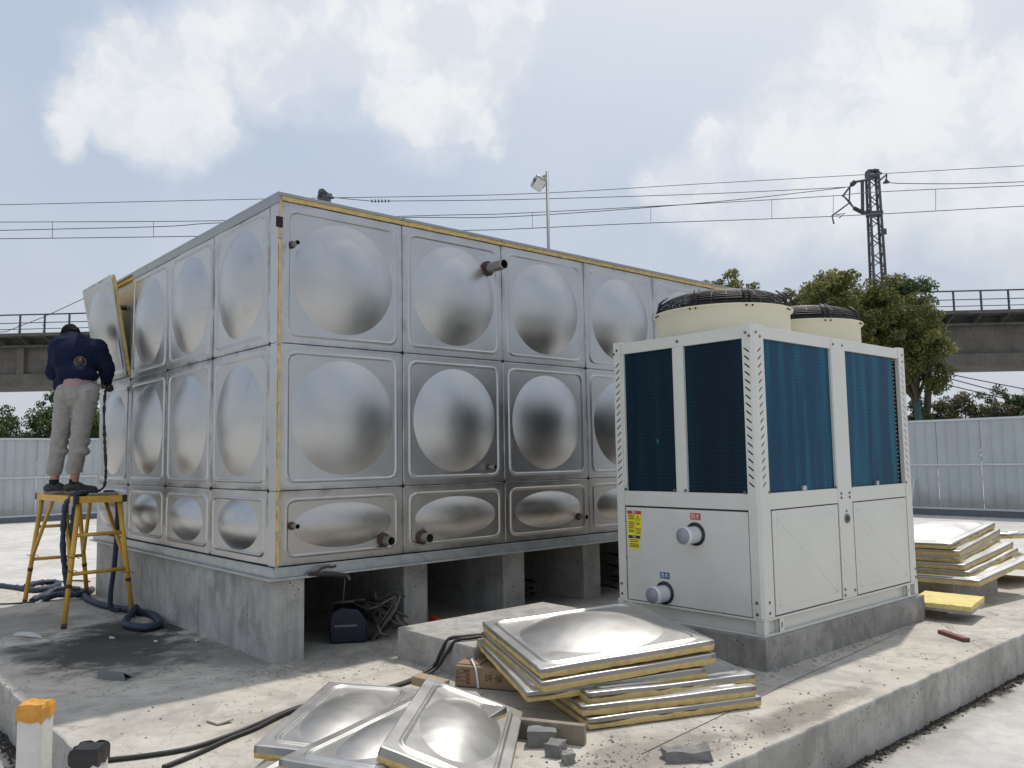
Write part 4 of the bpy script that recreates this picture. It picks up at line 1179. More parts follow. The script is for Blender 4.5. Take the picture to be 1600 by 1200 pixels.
cord('blue_hose', [(-.16, 4.01, .03), (-.22, 3.49, .03), (-.2, 3.04, .03), (-.12, 2.68, .03), (-.10, 2.48, .035), (-.05, 2.32, .03), (-.08, 2.05, .03), (-.15, 1.78, .03), (-.28, 1.72, .03), (-.35, 1.97, .035), (-.22, 2.29, .05), (-.1, 2.52, .07)], .029, 'hose_blue', 'dark blue hose trailing along the plinth into a loop on the oil stain', 'hose', 8, 8, .35, 'blue hoses lying round the stool')
# hanging from the stool and from the hands
cord('tool_hose', [(-.50, 2.62, 1.075), (-.58, 2.58, 1.066), (-.655, 2.60, 1.0), (-.67, 2.62, .86), (-.67, 2.62, .62), (-.64, 2.62, .36), (-.63, 2.62, .30), (-.615, 2.62, .40), (-.61, 2.62, .66), (-.60, 2.60, .9), (-.57, 2.60, 1.03), (-.50, 2.66, 1.073), (-.42, 2.72, 1.073)], .022, 'hose_blue', 'doubled navy hose hanging down from the left side of the stool', 'hose', 8, 8, .45)
cord('tool_strap', [(-.46, 2.8, 1.068), (-.56, 2.74, 1.066), (-.635, 2.70, 1.0), (-.655, 2.70, .86), (-.65, 2.70, .68)], .017, 'cable_black', 'black strap hanging beside the doubled hose on the stool', 'strap', 8, 8, .4)
cord('tool_hose', [(-.18, 3.25, 2.07), (-.235, 3.12, 1.98), (-.262, 3.04, 1.78), (-.255, 3.02, 1.52), (-.245, 3.0, 1.28), (-.25, 3.0, 1.14), (-.29, 2.98, 1.085), (-.38, 2.94, 1.07), (-.48, 2.9, 1.068)], [.012][0], 'cable_black', 'black strap hanging from the worker\'s hands down to the stool', 'strap', 8, 8, .9)
cord('blue_hose', [(-.35, 2.66, 1.07), (-.26, 2.66, 1.06), (-.235, 2.66, .98), (-.225, 2.68, .8), (-.235, 2.7, .45), (-.25, 2.74, .18), (-.24, 2.74, .05), (-.18, 2.70, .03)], .022, 'hose_blue', 'dark hose dropping from the stool top beside its right front leg', 'hose', 8, 8, .2)

# ------------------------------------------------------------------ yellow working stool
H = 1.05
stl = thing('step_stool', 'worn yellow steel work platform stool standing by the tank', 'work stool', (-.42, 3.2, 0))
xa, xb, ya, yb = -.625, -.245, 2.44, 3.80
for i in range(4):
    w_ = (xb - xa - .03) / 4
    MB().box(xa + .015 + i * w_ + .002, xa + .015 + (i + 1) * w_ - .002, ya + .012, yb - .012, H - .022, H - .002).build('board', 'yellow_worn', stl, bev=.003)
fr = MB()
for (p, q) in (((xa, ya), (xb, ya)), ((xb, ya), (xb, yb)), ((xb, yb), (xa, yb)), ((xa, yb), (xa, ya))):
    fr.beam((*p, H - .028), (*q, H - .028), .03, .055)
fr.build('top_frame', 'yellow_paint', stl)
for (x, y) in ((xa, ya), (xb, ya), (xb, yb), (xa, yb)):
    MB().obox((x, y, H - .028), (.042, .042, .06)).build('corner_cap', 'black_plastic', stl, bev=.004)
feet = {(0, 0): (-.715, 2.33), (1, 0): (-.15, 2.45), (0, 1): (-.665, 4.0), (1, 1): (-.12, 3.97)}
tops = {(0, 0): (xa + .03, ya + .03), (1, 0): (xb - .03, ya + .03), (0, 1): (xa + .03, yb - .03), (1, 1): (xb - .03, yb - .03)}
def leg(a, t): p, q = tops[a], feet[a]; return Vector((p[0] + (q[0] - p[0]) * t, p[1] + (q[1] - p[1]) * t, (H - .05) * (1 - t)))
for a in tops:
    L_ = MB().tube([leg(a, 0), leg(a, 1)], .021, 12).build('leg', 'yellow_paint', stl)
    MB().tube([leg(a, .66), leg(a, .69)], .0235, 12).build('clamp_ring', 'rust', L_)
    MB().tube([leg(a, .965), leg(a, 1)], .0225, 12).build('rubber_foot', 'rust', L_)
for (a, b_) in (((0, 0), (1, 0)), ((0, 1), (1, 1))):
    for t in (.27, .58): MB().tube([leg(a, t), leg(b_, t)], .016, 10).build('crossbar', 'yellow_paint', stl)
for e in (0, 1):
    y_ = ya + .45 if e == 0 else yb - .45
    for x in (0, 1):
        p = leg((x, e), .56); q = Vector((tops[(x, e)][0] + (.0 if x else 0.0), y_, H - .05))
        MB().tube([q, p], .017, 10).build('brace', 'yellow_paint', stl)
# wire ties
wt = MB()
for a, t in (((0, 0), .56), ((0, 1), .55), ((1, 0), .62), ((0, 0), .45)):
    p = leg(a, t); wt.tube([p + Vector((-.05, 0, .02)), p + Vector((0, -.024, 0)), p + Vector((.03, 0, .01)), p + Vector((.06, .02, -.012))], .003, 5)
wt.build('wire_ties', 'rust', stl)
# things on the stool
gp_ = MB().beam((-.50, 2.52, 1.062), (-.26, 2.58, 1.062), .05, .022)
tag(gp_.build('caulking_tube', 'lamp_grey', loc=(-.38, 2.55, 1.05), bev=.004), 'grey flat tool lying on the front edge of the yellow stool', 'tool')

# ------------------------------------------------------------------ worker
def remeshed(name, shapes, mat, parent, voxel, smooth=4, fold=0.0, fscale=9.0, seed=0, cut=None):
    """shapes: ('c', p0, p1, r0, r1) tapered capsules, ('e', c, (rx,ry,rz), euler) ellipsoids -> one continuous skin"""
    mb = MB()
    ub_ = MB().ball((0, 0, 0), 1, 10)
    def sph(c, r, rot=None):
        r3 = (r, r, r) if not isinstance(r, (tuple, list)) else r
        m = Matrix.Translation(Vector(c)) @ (rot.to_matrix().to_4x4() if rot else Matrix.Identity(4)) @ Matrix.Diagonal((*r3, 1))
        mb.add([m @ Vector(v) for v in ub_.v], ub_.f)
    for sh in shapes:
        if sh[0] == 'e': sph(sh[1], sh[2], sh[3] if len(sh) > 3 else None); continue
        _, p0, p1, r0, r1 = sh; p0 = Vector(p0); p1 = Vector(p1)
        n = max(2, int((p1 - p0).length / (min(r0, r1) * .5)))
        for i in range(n + 1):
            t = i / n; sph(p0.lerp(p1, t), r0 + (r1 - r0) * t)
    me = bpy.data.meshes.new(name); me.from_pydata(mb.v, [], mb.f); me.update()
    o = bpy.data.objects.new(name, me); COL.objects.link(o)
    rm = o.modifiers.new('r', 'REMESH'); rm.mode = 'VOXEL'; rm.voxel_size = voxel
    sm = o.modifiers.new('s', 'SMOOTH'); sm.factor = .5; sm.iterations = smooth
    dg = bpy.context.evaluated_depsgraph_get(); dg.update()
    m2 = bpy.data.meshes.new_from_object(o.evaluated_get(dg))
    o.modifiers.clear(); o.data = m2; bpy.data.meshes.remove(me)
    bm = bmesh.new(); bm.from_mesh(m2)
    if cut:
        for co, no in cut:
            bmesh.ops.bisect_plane(bm, geom=bm.verts[:] + bm.edges[:] + bm.faces[:], plane_co=co, plane_no=no, clear_outer=True)
    if fold:
        bm.normal_update()
        for v in bm.verts:
            q = Vector((v.co.x * fscale, v.co.y * fscale, v.co.z * fscale * 1.6)) + Vector((seed * 5.1, 0, 0))
            f = mnoise.noise(q + Vector((mnoise.noise(q * .5) * 2, 0, 0)))
            f = 1 - 2.2 * abs(f)
            v.co += v.normal * (fold * f)
    off = Vector(WORLD0[parent.name])
    for v in bm.verts: v.co -= off
    bm.to_mesh(m2); bm.free()
    m2.name = name; m2.materials.clear(); m2.materials.append(MAT[mat])
    m2.polygons.foreach_set('use_smooth', [True] * len(m2.polygons)); m2.update()
    o.parent = parent
    return o


man = thing('person', 'worker in navy jacket and khaki trousers standing on the yellow stool', 'person', (-.47, 3.25, H))
hipC = Vector((-.469, 3.176, 1.965)); waist = Vector((-.462, 3.196, 2.086)); chest = Vector((-.447, 3.265, 2.296)); neck = Vector((-.445, 3.384, 2.47)); head = Vector((-.458, 3.50, 2.53))
shL = Vector((-.565, 3.391, 2.375)); shR = Vector((-.315, 3.165, 2.39)); elR = Vector((-.208, 3.185, 2.215)); haR = Vector((-.175, 3.31, 2.10)); elL = Vector((-.575, 3.56, 2.19)); haL = Vector((-.36, 3.66, 2.12))
hL = Vector((-.539, 3.241, 1.93)); hR = Vector((-.400, 3.118, 1.93)); kL = Vector((-.565, 3.325, 1.52)); kR = Vector((-.435, 3.172, 1.51)); aL = Vector((-.592, 3.345, 1.13)); aR = Vector((-.452, 3.235, 1.13))
fwd = Vector((1, -.06, 0)).normalized()


def hand(sh, wrist, d, up, grip):
    d = d.normalized(); side = d.cross(up).normalized(); palm = wrist + d * .055
    sh.append(('e', palm, (.022, .042, .045), None))
    for i, (L_, o_) in enumerate(((.068, -.033), (.078, -.011), (.073, .011), (.056, .032))):
        b0 = palm + d * .03 + side * o_; b1 = b0 + d * (L_ * .5); b2 = b1 + (d * .4 + grip * .9).normalized() * (L_ * .34); b3 = b2 + (grip * .9 - d * .3).normalized() * (L_ * .28)
        sh += [('c', b0, b1, .0105, .0098), ('c', b1, b2, .0098, .009), ('c', b2, b3, .009, .0078)]
    t0 = palm + side * -.035 - d * .01; t1 = t0 + (side * -.6 + d * .7 + grip * .3).normalized() * .034; t2 = t1 + (d * .6 + grip * .9).normalized() * .03
    sh += [('c', t0, t1, .0125, .011), ('c', t1, t2, .011, .009)]


bs_ = [('c', hipC, waist, .115, .11), ('c', waist, chest, .11, .125), ('c', chest, neck - Vector((0, .02, .05)), .12, .07), ('c', neck - Vector((0, .03, .05)), head, .052, .05), ('e', head + Vector((0, .012, .01)), (.074, .092, .11), Euler((R(-28), 0, 0))),
       ('e', head + Vector((0, .10, -.02)), (.016, .022, .02), None), ('e', head + Vector((-.075, .0, .0)), (.012, .02, .032), None), ('e', head + Vector((.075, .0, .0)), (.012, .02, .032), None), ('e', head + Vector((0, .06, -.075)), (.045, .045, .04), None),
       ('c', shL, elL, .05, .042), ('c', elL, haL, .04, .027), ('c', shR, elR, .05, .042), ('c', elR, haR, .04, .027), ('c', chest + Vector((0, .05, .08)), shL, .07, .055), ('c', chest + Vector((0, .05, .08)), shR, .07, .055),
       ('c', hL, kL, .078, .052), ('c', kL, aL, .052, .036), ('c', hR, kR, .078, .052), ('c', kR, aR, .052, .036)]
hand(bs_, haR, Vector((.35, .75, -.25)), Vector((0, 0, 1)), Vector((.3, 0, -.8)))
hand(bs_, haL, Vector((.9, .3, .1)), Vector((0, 0, 1)), Vector((0, .4, -.8)))
for a in (aL, aR): bs_ += [('c', a, a - Vector((0, 0, .035)), .036, .034), ('c', a - Vector((0, 0, .04)), a + fwd * .12 - Vector((0, 0, .05)), .03, .025)]
remeshed('body', bs_, 'skin', man, .008, 3)
for ha, d_, g_, w0 in ((haR, Vector((.35, .75, -.25)), Vector((.3, 0, -.8)), Vector((-.02, -.06, .06))), (haL, Vector((.9, .3, .1)), Vector((0, .4, -.8)), Vector((-.05, -.02, 0)))):
    gl = []
    hand(gl, ha, d_, Vector((0, 0, 1)), g_)
    gl = [(q[0], q[1], tuple(x + .003 for x in q[2]), q[3]) if q[0] == 'e' else (q[0], q[1], q[2], q[3] + .0025, q[4] + .0025) for q in gl]
    gl += [('c', ha + w0, ha - w0 * .3, .034, .033)]
    remeshed('glove', gl, 'black_plastic', man, .007, 2)
# trousers, bunched above the ankle
tr = [('c', hipC + Vector((0, 0, .085)), hipC, .112, .128), ('c', hL, hipC, .095, .11), ('c', hR, hipC, .095, .11), ('e', hL + Vector((-.008, -.04, .03)), (.092, .10, .11), None), ('e', hR + Vector((.012, -.04, .03)), (.092, .10, .11), None), ('c', hL, kL, .098, .070), ('c', hR, kR, .102, .076),
      ('c', kL, aL + Vector((0, 0, .14)), .070, .066), ('c', kR, aR + Vector((0, 0, .14)), .074, .068), ('e', kL + Vector((.012, 0, -.08)), (.083, .08, .03), None), ('e', kR + Vector((.012, 0, -.07)), (.084, .083, .05), None), ('e', kR + Vector((.012, 0, .02)), (.085, .084, .05), None), ('e', kL + Vector((0, 0, .0)), (.08, .076, .03), None)]
tro = remeshed('trousers', tr, 'trouser_khaki', man, .010, 2, .006, 11, 1, [(Vector((0, 0, 1.285)), Vector((0.1, 0, -1)))])
pk = [hR + Vector((-.03, -.150, .05)), hR + Vector((.075, -.115, .05)), hR + Vector((.07, -.125, -.07)), hR + Vector((-.03, -.155, -.07))]
MB().tube(smooth_path([pk[0], pk[1], pk[2], pk[3], pk[0]], 4), .0035, 5).build('pocket', 'trouser_khaki', man)
remeshed('shirt', [('c', waist + Vector((0, -.012, -.05)), waist + Vector((0, -.005, .03)), .128, .13), ('e', waist + Vector((.05, -.02, -.025)), (.095, .115, .05), None)], 'shirt_pink', man, .012, 3, .003)
yw = Euler((0, 0, R(-13)))
jk = [('e', waist + Vector((0, .0, .075)), (.17, .165, .095), yw), ('e', waist + Vector((.02, -.01, .05)), (.16, .16, .06), yw), ('e', waist + Vector((-.085, .04, .02)), (.075, .10, .09), yw), ('e', chest + Vector((-.015, .0, .01)), (.205, .16, .20), yw), ('e', chest + Vector((-.02, .05, .105)), (.215, .15, .135), yw), ('e', chest + Vector((-.02, .09, .16)), (.135, .12, .11), yw),
      ('c', chest + Vector((-.02, .06, .09)), shL + Vector((-.01, 0, 0)), .12, .095), ('c', chest + Vector((.02, .02, .09)), shR + Vector((.01, 0, 0)), .125, .098), ('c', neck - Vector((0, .03, .06)), neck - Vector((0, .01, .01)), .085, .072),
      ('c', shL, elL, .09, .07), ('c', elL, haL - (haL - elL) * .18, .066, .047), ('c', shR, elR, .098, .074), ('c', elR, haR - (haR - elR) * .15, .072, .05), ('e', waist + Vector((-.13, .08, -.03)), (.045, .07, .075), None)]
jko = remeshed('jacket', jk, 'jacket_navy', man, .011, 2, .009, 9, 2)
# round badge on the back, set on the cloth
from mathutils.bvhtree import BVHTree
bv = BVHTree.FromPolygons([v.co for v in jko.data.vertices], [list(p.vertices) for p in jko.data.polygons])
o_ = M.translation - Vector(WORLD0[man.name])
hit, bn, _, _ = bv.ray_cast(o_, pixdir(125, 567))
bn = (bn + Vector((0, -1, 0))).normalized()
bxx = bn.cross(Vector((0, 0, 1))).normalized(); byy = bxx.cross(bn)
bd_ = bpy.data.objects.new('badge', MB().lathe((0, 0, 0), [(.0005, .008), (.040, .008), (.042, .013), (.052, .013), (.055, 0.0), (.055, -.04)], 28).mesh('badge', 'badge_ring')); COL.objects.link(bd_); bd_.parent = man
bd_.matrix_local = frame(hit + bn * .016, bxx, byy, bn)
bc2 = bpy.data.objects.new('badge_centre', MB().lathe((0, 0, 0), [(.0005, .0115), (.039, .0115), (.039, .0)], 24).mesh('badge_centre', 'badge_centre')); COL.objects.link(bc2); bc2.parent = bd_
remeshed('hair', [('e', head + Vector((0, -.008, .03)), (.084, .098, .105), Euler((R(-28), 0, 0))), ('c', head + Vector((0, -.055, -.01)), head + Vector((0, -.05, .03)), .062, .07)], 'hair', man, .01, 2, .006, 30, 4)
for a in (aL, aR):
    remeshed('sock', [('c', a + Vector((0, 0, .05)), a + Vector((0, 0, -.03)), .043, .042)], 'sock', man, .008, 2, cut=[(a + Vector((0, 0, .055)), Vector((0, 0, 1)))])
    b0 = Vector((a.x, a.y, H + .045))
    sh_ = remeshed('shoe', [('c', b0 - fwd * .045 + Vector((0, 0, .01)), b0 + fwd * .02 + Vector((0, 0, .022)), .042, .046), ('c', b0 + fwd * .03, b0 + fwd * .17 - Vector((0, 0, .012)), .046, .034), ('e', b0 + fwd * .03 + Vector((0, 0, .045)), (.06, .035, .022), Euler((0, R(18), 0)))], 'shoe_upper', man, .008, 3, .002, 40, 3)
    ol = []
    side_ = Vector((-fwd.y, fwd.x, 0))
    for i in range(24):
        t = 2 * math.pi * i / 24; xx = math.cos(t); ol.append(b0 + fwd * (.062 + .145 * xx) + side_ * (.046 * math.sin(t) * (1 + .12 * xx)))
    MB().prism([(p.x, p.y) for p in ol], H + .001, H + .032).build('shoe_sole', 'shoe_sole', sh_ if False else man, bev=.006)

# ------------------------------------------------------------------ under the tank
wd = thing('welding_machine', 'dark blue welding machine with coiled grey cables under the tank', 'welding machine', (.73, .32, 0), Euler((0, 0, R(-32)), 'XYZ'))
# local: x to the right of the picture, y away from the camera
prof = [(-.13, 0), (.13, 0), (.13, .15), (.07, .235), (-.05, .25), (-.12, .22), (-.14, .15)]
wb = MB(); n_ = len(prof)
wb.add([(x, -.17, z + .005) for x, z in prof] + [(x, .17, z + .005) for x, z in prof], [list(range(n_)), [n_ + i for i in range(n_)][::-1]] + [(i, n_ + i, n_ + (i + 1) % n_, (i + 1) % n_) for i in range(n_)])
wb.build('casing', 'welder_blue', wd, local=True, bev=.012)
MB().box(-.10, .06, -.1735, -.169, .12, .135).build('name_strip', 'slate_grey', wd, local=True)
MB().box(.1285, .136, -.15, .15, .02, .15).build('end_plate', 'black_plastic', wd, local=True)
r = random.Random(12)
for i in range(30):
    a = r.uniform(-.9, .5)
    p0 = Vector((0 + r.uniform(-.04, .04), -.02 + r.uniform(-.05, .05), .28))
    p1 = Vector((.14 + r.uniform(-.02, .1), -.12 + r.uniform(-.05, .18), .28 - .05 * r.random()))
    p2 = Vector((.22 + r.uniform(-.05, .16), -.15 + r.uniform(-.06, .22), .14 + r.uniform(-.06, .20)))
    p3 = Vector((.17 + r.uniform(-.03, .08), -.12 + r.uniform(-.05, .15), .015))
    pts = [p0 + Vector((-.1, .06, -.02)), p0, p1, p2] + ([p3] if i % 2 else [p2 + Vector((.06, .02, -.04))])
    MB().tube(smooth_path(pts, 6), .009, 6).build('cable', 'cable_grey' if i % 3 else 'cable_black', wd, local=True)
eh = thing('electrode_holder', 'black welding clamp with its tail hanging off the tank base beam', 'welding clamp', (.30, -.06, .55))
MB().tube(smooth_path([(.20, -.055, .557), (.27, -.062, .553), (.36, -.062, .545), (.48, -.058, .522)], 5), [.012, .012, .012, .012, .013, .014, .015, .016, .017, .018, .019, .019, .019, .019, .018, .016], 10).build('handle', 'black_plastic', eh)
MB().tube(smooth_path([(.215, -.062, .568), (.255, -.066, .572), (.29, -.066, .59), (.335, -.066, .598), (.37, -.066, .592), (.40, -.066, .598)], 5), .009, 8).build('lever', 'rust', eh)
MB().tube(smooth_path([(.48, -.058, .522), (.50, -.055, .515), (.515, -.052, .49)], 5), .009, 8).build('cable_tail', 'cable_grey', eh)
MB().tube([(.475, -.06, .52), (.476, -.03, .33)], .003, 5).build('tie_wire', 'cable_grey', eh)
pw = thing('orange_tool', 'small bright orange plastic plug on the ground under the tank', 'plug', (1.50, .40, 0))
mm = MB(); mm.ball((1.48, .42, .035), .035, 8); mm.ball((1.535, .37, .03), .028, 8); mm.cyl((1.47, .42, .05), (1.50, .40, .09), .014, .012, 10); mm.cyl((1.53, .36, .03), (1.57, .31, .025), .02, .016, 10)
mm.build('plug_body', 'orange_plastic', pw)
cord('cable_coil', [(2.6 + .16 * math.cos(t * .7) * (1 + .1 * math.sin(t)), .55 + .16 * math.sin(t * .7), .02 + .006 * t) for t in range(0, 34)], .011, 'cable_black', 'coil of dark cable on the ground between plinths under the tank', 'cable coil', 6, 3)
cord('cable_coil', [(3.62 + .13 * math.cos(t * .7) * (1 + .1 * math.sin(t)), .35 + .13 * math.sin(t * .7), .02 + .012 * t) for t in range(0, 30)], .011, 'cable_black', 'dark bundle of cable beside the cooling unit in the last opening', 'cable coil', 6, 3)

# ------------------------------------------------------------------ hoarding
def hoarding(name, label, origin, ux, n, h=2.35):
    """origin: near end of its foot; ux: direction along; the ribs face the yard"""
    f = thing(name, label, 'fence', origin)
    u = Vector(ux).normalized(); nrm2 = Vector((u.y, -u.x, 0)); o = Vector(origin)
    sh = MB(); w = 1.0
    prof = []
    for k_ in range(4):
        x = k_ * .25
        prof += [(x + .004, 0), (x + .20, 0), (x + .212, .022), (x + .234, .022), (x + .246, 0)]
    prof[-1] = (.996, 0)
    pz = []
    for (x, d) in prof: pz += [(x, d, .16), (x, d, h - .04)]
    sh.add(pz, [(2 * i, 2 * i + 2, 2 * i + 3, 2 * i + 1) for i in range(len(prof) - 1)])
    me = sh.mesh('fence_sheet', 'fence_sheet')
    for i in range(n):
        p = o + u * (i * w) + nrm2 * rnd.uniform(-.003, .003)
        inst('fence_sheet', me, f, frame(p, u, nrm2, (0, 0, 1)))
    L = n * w
    def bar(z0, z1, d0, d1, nm, mat):
        m = MB(); a = o + nrm2 * d0; b_ = o + nrm2 * d1
        vs = []
        for z in (z0, z1):
            for q in (a, a + u * L, b_ + u * L, b_): vs.append(q + Vector((0, 0, z)))
        m.add(vs, [(3, 2, 1, 0), (4, 5, 6, 7), (0, 1, 5, 4), (1, 2, 6, 5), (2, 3, 7, 6), (3, 0, 4, 7)]); m.build(nm, mat, f)
    bar(h - .05, h, -.03, .034, 'top_rail', 'fence_trim'); bar(1.22, 1.265, .003, .032, 'middle_rail', 'fence_trim'); bar(.155, .20, .003, .036, 'bottom_rail', 'fence_trim'); bar(-.02, .155, -.02, .022, 'base_board', 'fence_base')
    return f


hoarding('hoarding_fence', 'pale grey corrugated hoarding fence behind the worker at left', (-11.0, 21.4, LOW), (1, 0, 0), 30)
hoarding('hoarding_fence', 'pale grey corrugated hoarding fence behind the cooling unit at right', (19.0, 21.3, LOW), (0, -1, 0), 30)
tag(MB().beam((18.72, 3.93, LOW), (18.9, 3.85, .62), .05, .02).build('leaning_strip', 'fence_trim', loc=(18.8, 3.9, LOW)), 'thin white strip leaning on the fence beside the cooling unit', 'strip')

# ------------------------------------------------------------------ viaduct
va = Vector((7.33, 53.3, 0)); vb = Vector((51.1, 10.66, 0)); vu = (vb - va).normalized(); vn = Vector((-vu.y, vu.x, 0))
if vn.dot(Vector((1, 1, 0))) < 0: vn = -vn
vo = va - vu * 40
VL = 150
via = thing('railway_viaduct', 'elevated railway viaduct of grey concrete crossing behind the trees', 'viaduct', tuple(vo))


def along(m, t0, t1, d0, d1, z0, z1):
    vs = []
    for z in (z0, z1):
        for (t, d) in ((t0, d0), (t1, d0), (t1, d1), (t0, d1)): vs.append(vo + vu * t + vn * d + Vector((0, 0, z)))
    m.add(vs, [(3, 2, 1, 0), (4, 5, 6, 7), (0, 1, 5, 4), (1, 2, 6, 5), (2, 3, 7, 6), (3, 0, 4, 7)])
    return m


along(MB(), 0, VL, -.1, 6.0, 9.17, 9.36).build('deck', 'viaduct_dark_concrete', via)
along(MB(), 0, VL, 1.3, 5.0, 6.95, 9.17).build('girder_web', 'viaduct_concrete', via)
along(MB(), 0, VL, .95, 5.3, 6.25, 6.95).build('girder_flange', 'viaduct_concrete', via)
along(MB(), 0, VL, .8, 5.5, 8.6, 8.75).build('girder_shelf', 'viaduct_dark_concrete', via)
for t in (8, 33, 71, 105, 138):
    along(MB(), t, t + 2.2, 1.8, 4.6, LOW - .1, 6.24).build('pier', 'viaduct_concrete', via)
for i in range(25):
    t = 3.3 + i * 6.2
    if t < VL: along(MB(), t, t + .45, .98, 1.3, 6.951, 8.599).build('web_stiffener', 'viaduct_concrete', via)
pm2 = MB(); pm2.box(-.045, .045, -.04, .04, 0, 1.16)
pm2.box(-.045, .02, -.14, -.04, .42, .47); pm2.box(-.045, .02, -.14, -.04, .05, .1)
post_me = pm2.mesh('railing_post', 'rail_steel')
bk = MB(); bk.add([(-.04, 0, 0), (-.04, 1.2, 0), (-.04, 1.2, -.55), (-.04, .1, -.12), (.04, 0, 0), (.04, 1.2, 0), (.04, 1.2, -.55), (.04, .1, -.12)], [(0, 1, 2, 3), (7, 6, 5, 4), (2, 6, 7, 3), (3, 7, 4, 0)])
bk_me = bk.mesh('deck_bracket', 'viaduct_dark_concrete')
for i in range(96):
    t = 1 + i * 1.55
    p = vo + vu * t
    inst('railing_post', post_me, via, frame(p + Vector((0, 0, 9.36)) + vn * -.02, vu, vn, (0, 0, 1)))
    inst('deck_bracket', bk_me, via, frame(p + Vector((0, 0, 9.168)), vu, vn, (0, 0, 1)))
for z0, w in ((10.47, .075), (9.98, .04), (9.60, .035)):
    along(MB(), 0, VL, -.04, .03, z0, z0 + w).build('handrail', 'rail_steel', via)

# ------------------------------------------------------------------ catenary masts
def mast(c, zt, label, arms=True):
    m = thing('catenary_mast', label, 'mast', (c[0], c[1], 9.36))
    c = Vector((c[0], c[1], 0)); zb = 9.36
    def cor(z, i):
        w = .31 + (.40 - .31) * (zt - z) / (zt - 11)
        a, b_ = ((-1, -1), (1, -1), (1, 1), (-1, 1))[i]
        return c + vu * (a * w) + vn * (b_ * w * .8) + Vector((0, 0, z))
    for i in range(4):
        MB().beam(cor(zb, i), cor(zt, i), .13, .13, tuple(vn)).build('mast_leg', 'mast_steel', m)
    lat = MB(); n = int((zt - zb) / .62)
    for s in range(4):
        for k_ in range(n):
            z0 = zb + (zt - zb) * k_ / n; z1 = zb + (zt - zb) * (k_ + 1) / n
            a, b_ = (s, (s + 1) % 4) if (k_ + s) % 2 else ((s + 1) % 4, s)
            lat.beam(cor(z0, a), cor(z1, b_), .06, .05)
    lat.build('lattice_bars', 'mast_steel', m)
    cp = MB(); cp.obox(c + Vector((0, 0, zt + .06)), (.7, .6, .1), Euler((0, 0, math.atan2(vu.y, vu.x))))
    MB().obox(c + Vector((0, 0, zt - 2.85)), (.86, .8, .22), Euler((0, 0, math.atan2(vu.y, vu.x)))).build('mast_collar', 'mast_steel', m)
    MB().obox(c + Vector((0, 0, zt - .3)), (.74, .66, .18), Euler((0, 0, math.atan2(vu.y, vu.x)))).build('mast_collar', 'mast_steel', m)
    cp.tube([c + Vector((.1, 0, zt)), c + Vector((.25, -.1, zt + .28))], .05, 6); cp.build('mast_head', 'mast_steel', m); cp = MB(); cp.tube([c + vu * .3 + Vector((0, 0, zt)), c + vu * .62 + Vector((0, 0, zt - .12))], .09, 6)
    cp.build('mast_horn', 'mast_steel', m)
    return m


m1 = mast((51.3, 19.15), 19.85, 'tall dark lattice mast rising behind the trees at right')
def arm(pts, r, nm, mat='mast_steel'): return MB().tube(pts, r, 6, smooth=False).build(nm, mat, m1)
arm([(51.0, 19.1, 19.29), (50.19, 19.81, 19.13), (50.01, 19.99, 18.92)], .085, 'bracket_arm')
arm([(50.19, 19.81, 19.13), (50.01, 19.99, 18.92)], .16, 'arm_insulator', 'insulator')
arm([(50.01, 19.99, 18.92), (49.6, 20.44, 18.17)], .06, 'cantilever_tube')
arm([(50.53, 19.48, 19.2), (50.66, 19.63, 17.1)], .11, 'hanger_post')
arm([(51.0, 19.3, 17.2), (50.66, 19.6, 17.05)], .12, 'bracket_arm')
arm([(50.73, 19.58, 17.05), (50.2, 20.0, 17.4)], .15, 'arm_insulator', 'insulator')
arm([(50.2, 20.0, 17.4), (49.96, 20.16, 17.87), (49.94, 20.05, 18.88)], .055, 'cantilever_tube')
arm([(49.62, 20.42, 18.23), (49.66, 20.39, 18.21), (50.03, 20.11, 17.79), (49.15, 20.99, 16.92), (49.27, 20.95, 16.37)], .055, 'steady_arm')
arm([(50.2, 20.0, 17.4), (49.66, 20.39, 18.21)], .05, 'cantilever_tube')
arm([(49.3, 20.8, 16.95), (49.75, 20.4, 17.05), (49.5, 20.7, 16.75)], .035, 'registration_hook')
arm([(51.2, 18.95, 18.94), (51.75, 18.37, 19.6), (51.75, 18.44, 19.3)], .055, 'side_arm')
MB().lathe((51.75, 18.44, 19.12), [(.01, -.12), (.22, -.1), (.22, -.04), (.1, .02), (.1, .12), (.01, .16)], 12).build('arm_insulator', 'insulator', m1)
MB().obox((51.75, 18.8, 15.81), (.35, .08, .4), Euler((0, 0, math.atan2(vu.y, vu.x)))).build('sign_plate', 'mast_steel', m1)
m2 = mast((23.9, 43.2), 18.75, 'top of a second mast peeping over the front edge of the tank')
MB().obox((23.75, 43.1, 18.95), (.5, .4, .3), Euler((.2, .4, .3))).build('mast_fitting', 'mast_steel', m2)
MB().obox((24.0, 43.0, 18.8), (.75, .4, .2), Euler((-.1, -.3, .6))).build('mast_fitting', 'mast_steel', m2)

# ------------------------------------------------------------------ overhead wires
def wire(pts, r, label, droppers=()):
    P = smooth_path(pts, 6)
    o = MB().tube(P, r, 5).build('overhead_wire', 'wire_metal', loc=tuple(P[0])); tag(o, label, 'wire', 'overhead railway wires')
    for a, b_ in droppers: MB().tube([a, b_], .016, 4).build('dropper', 'wire_metal', o)
    return o


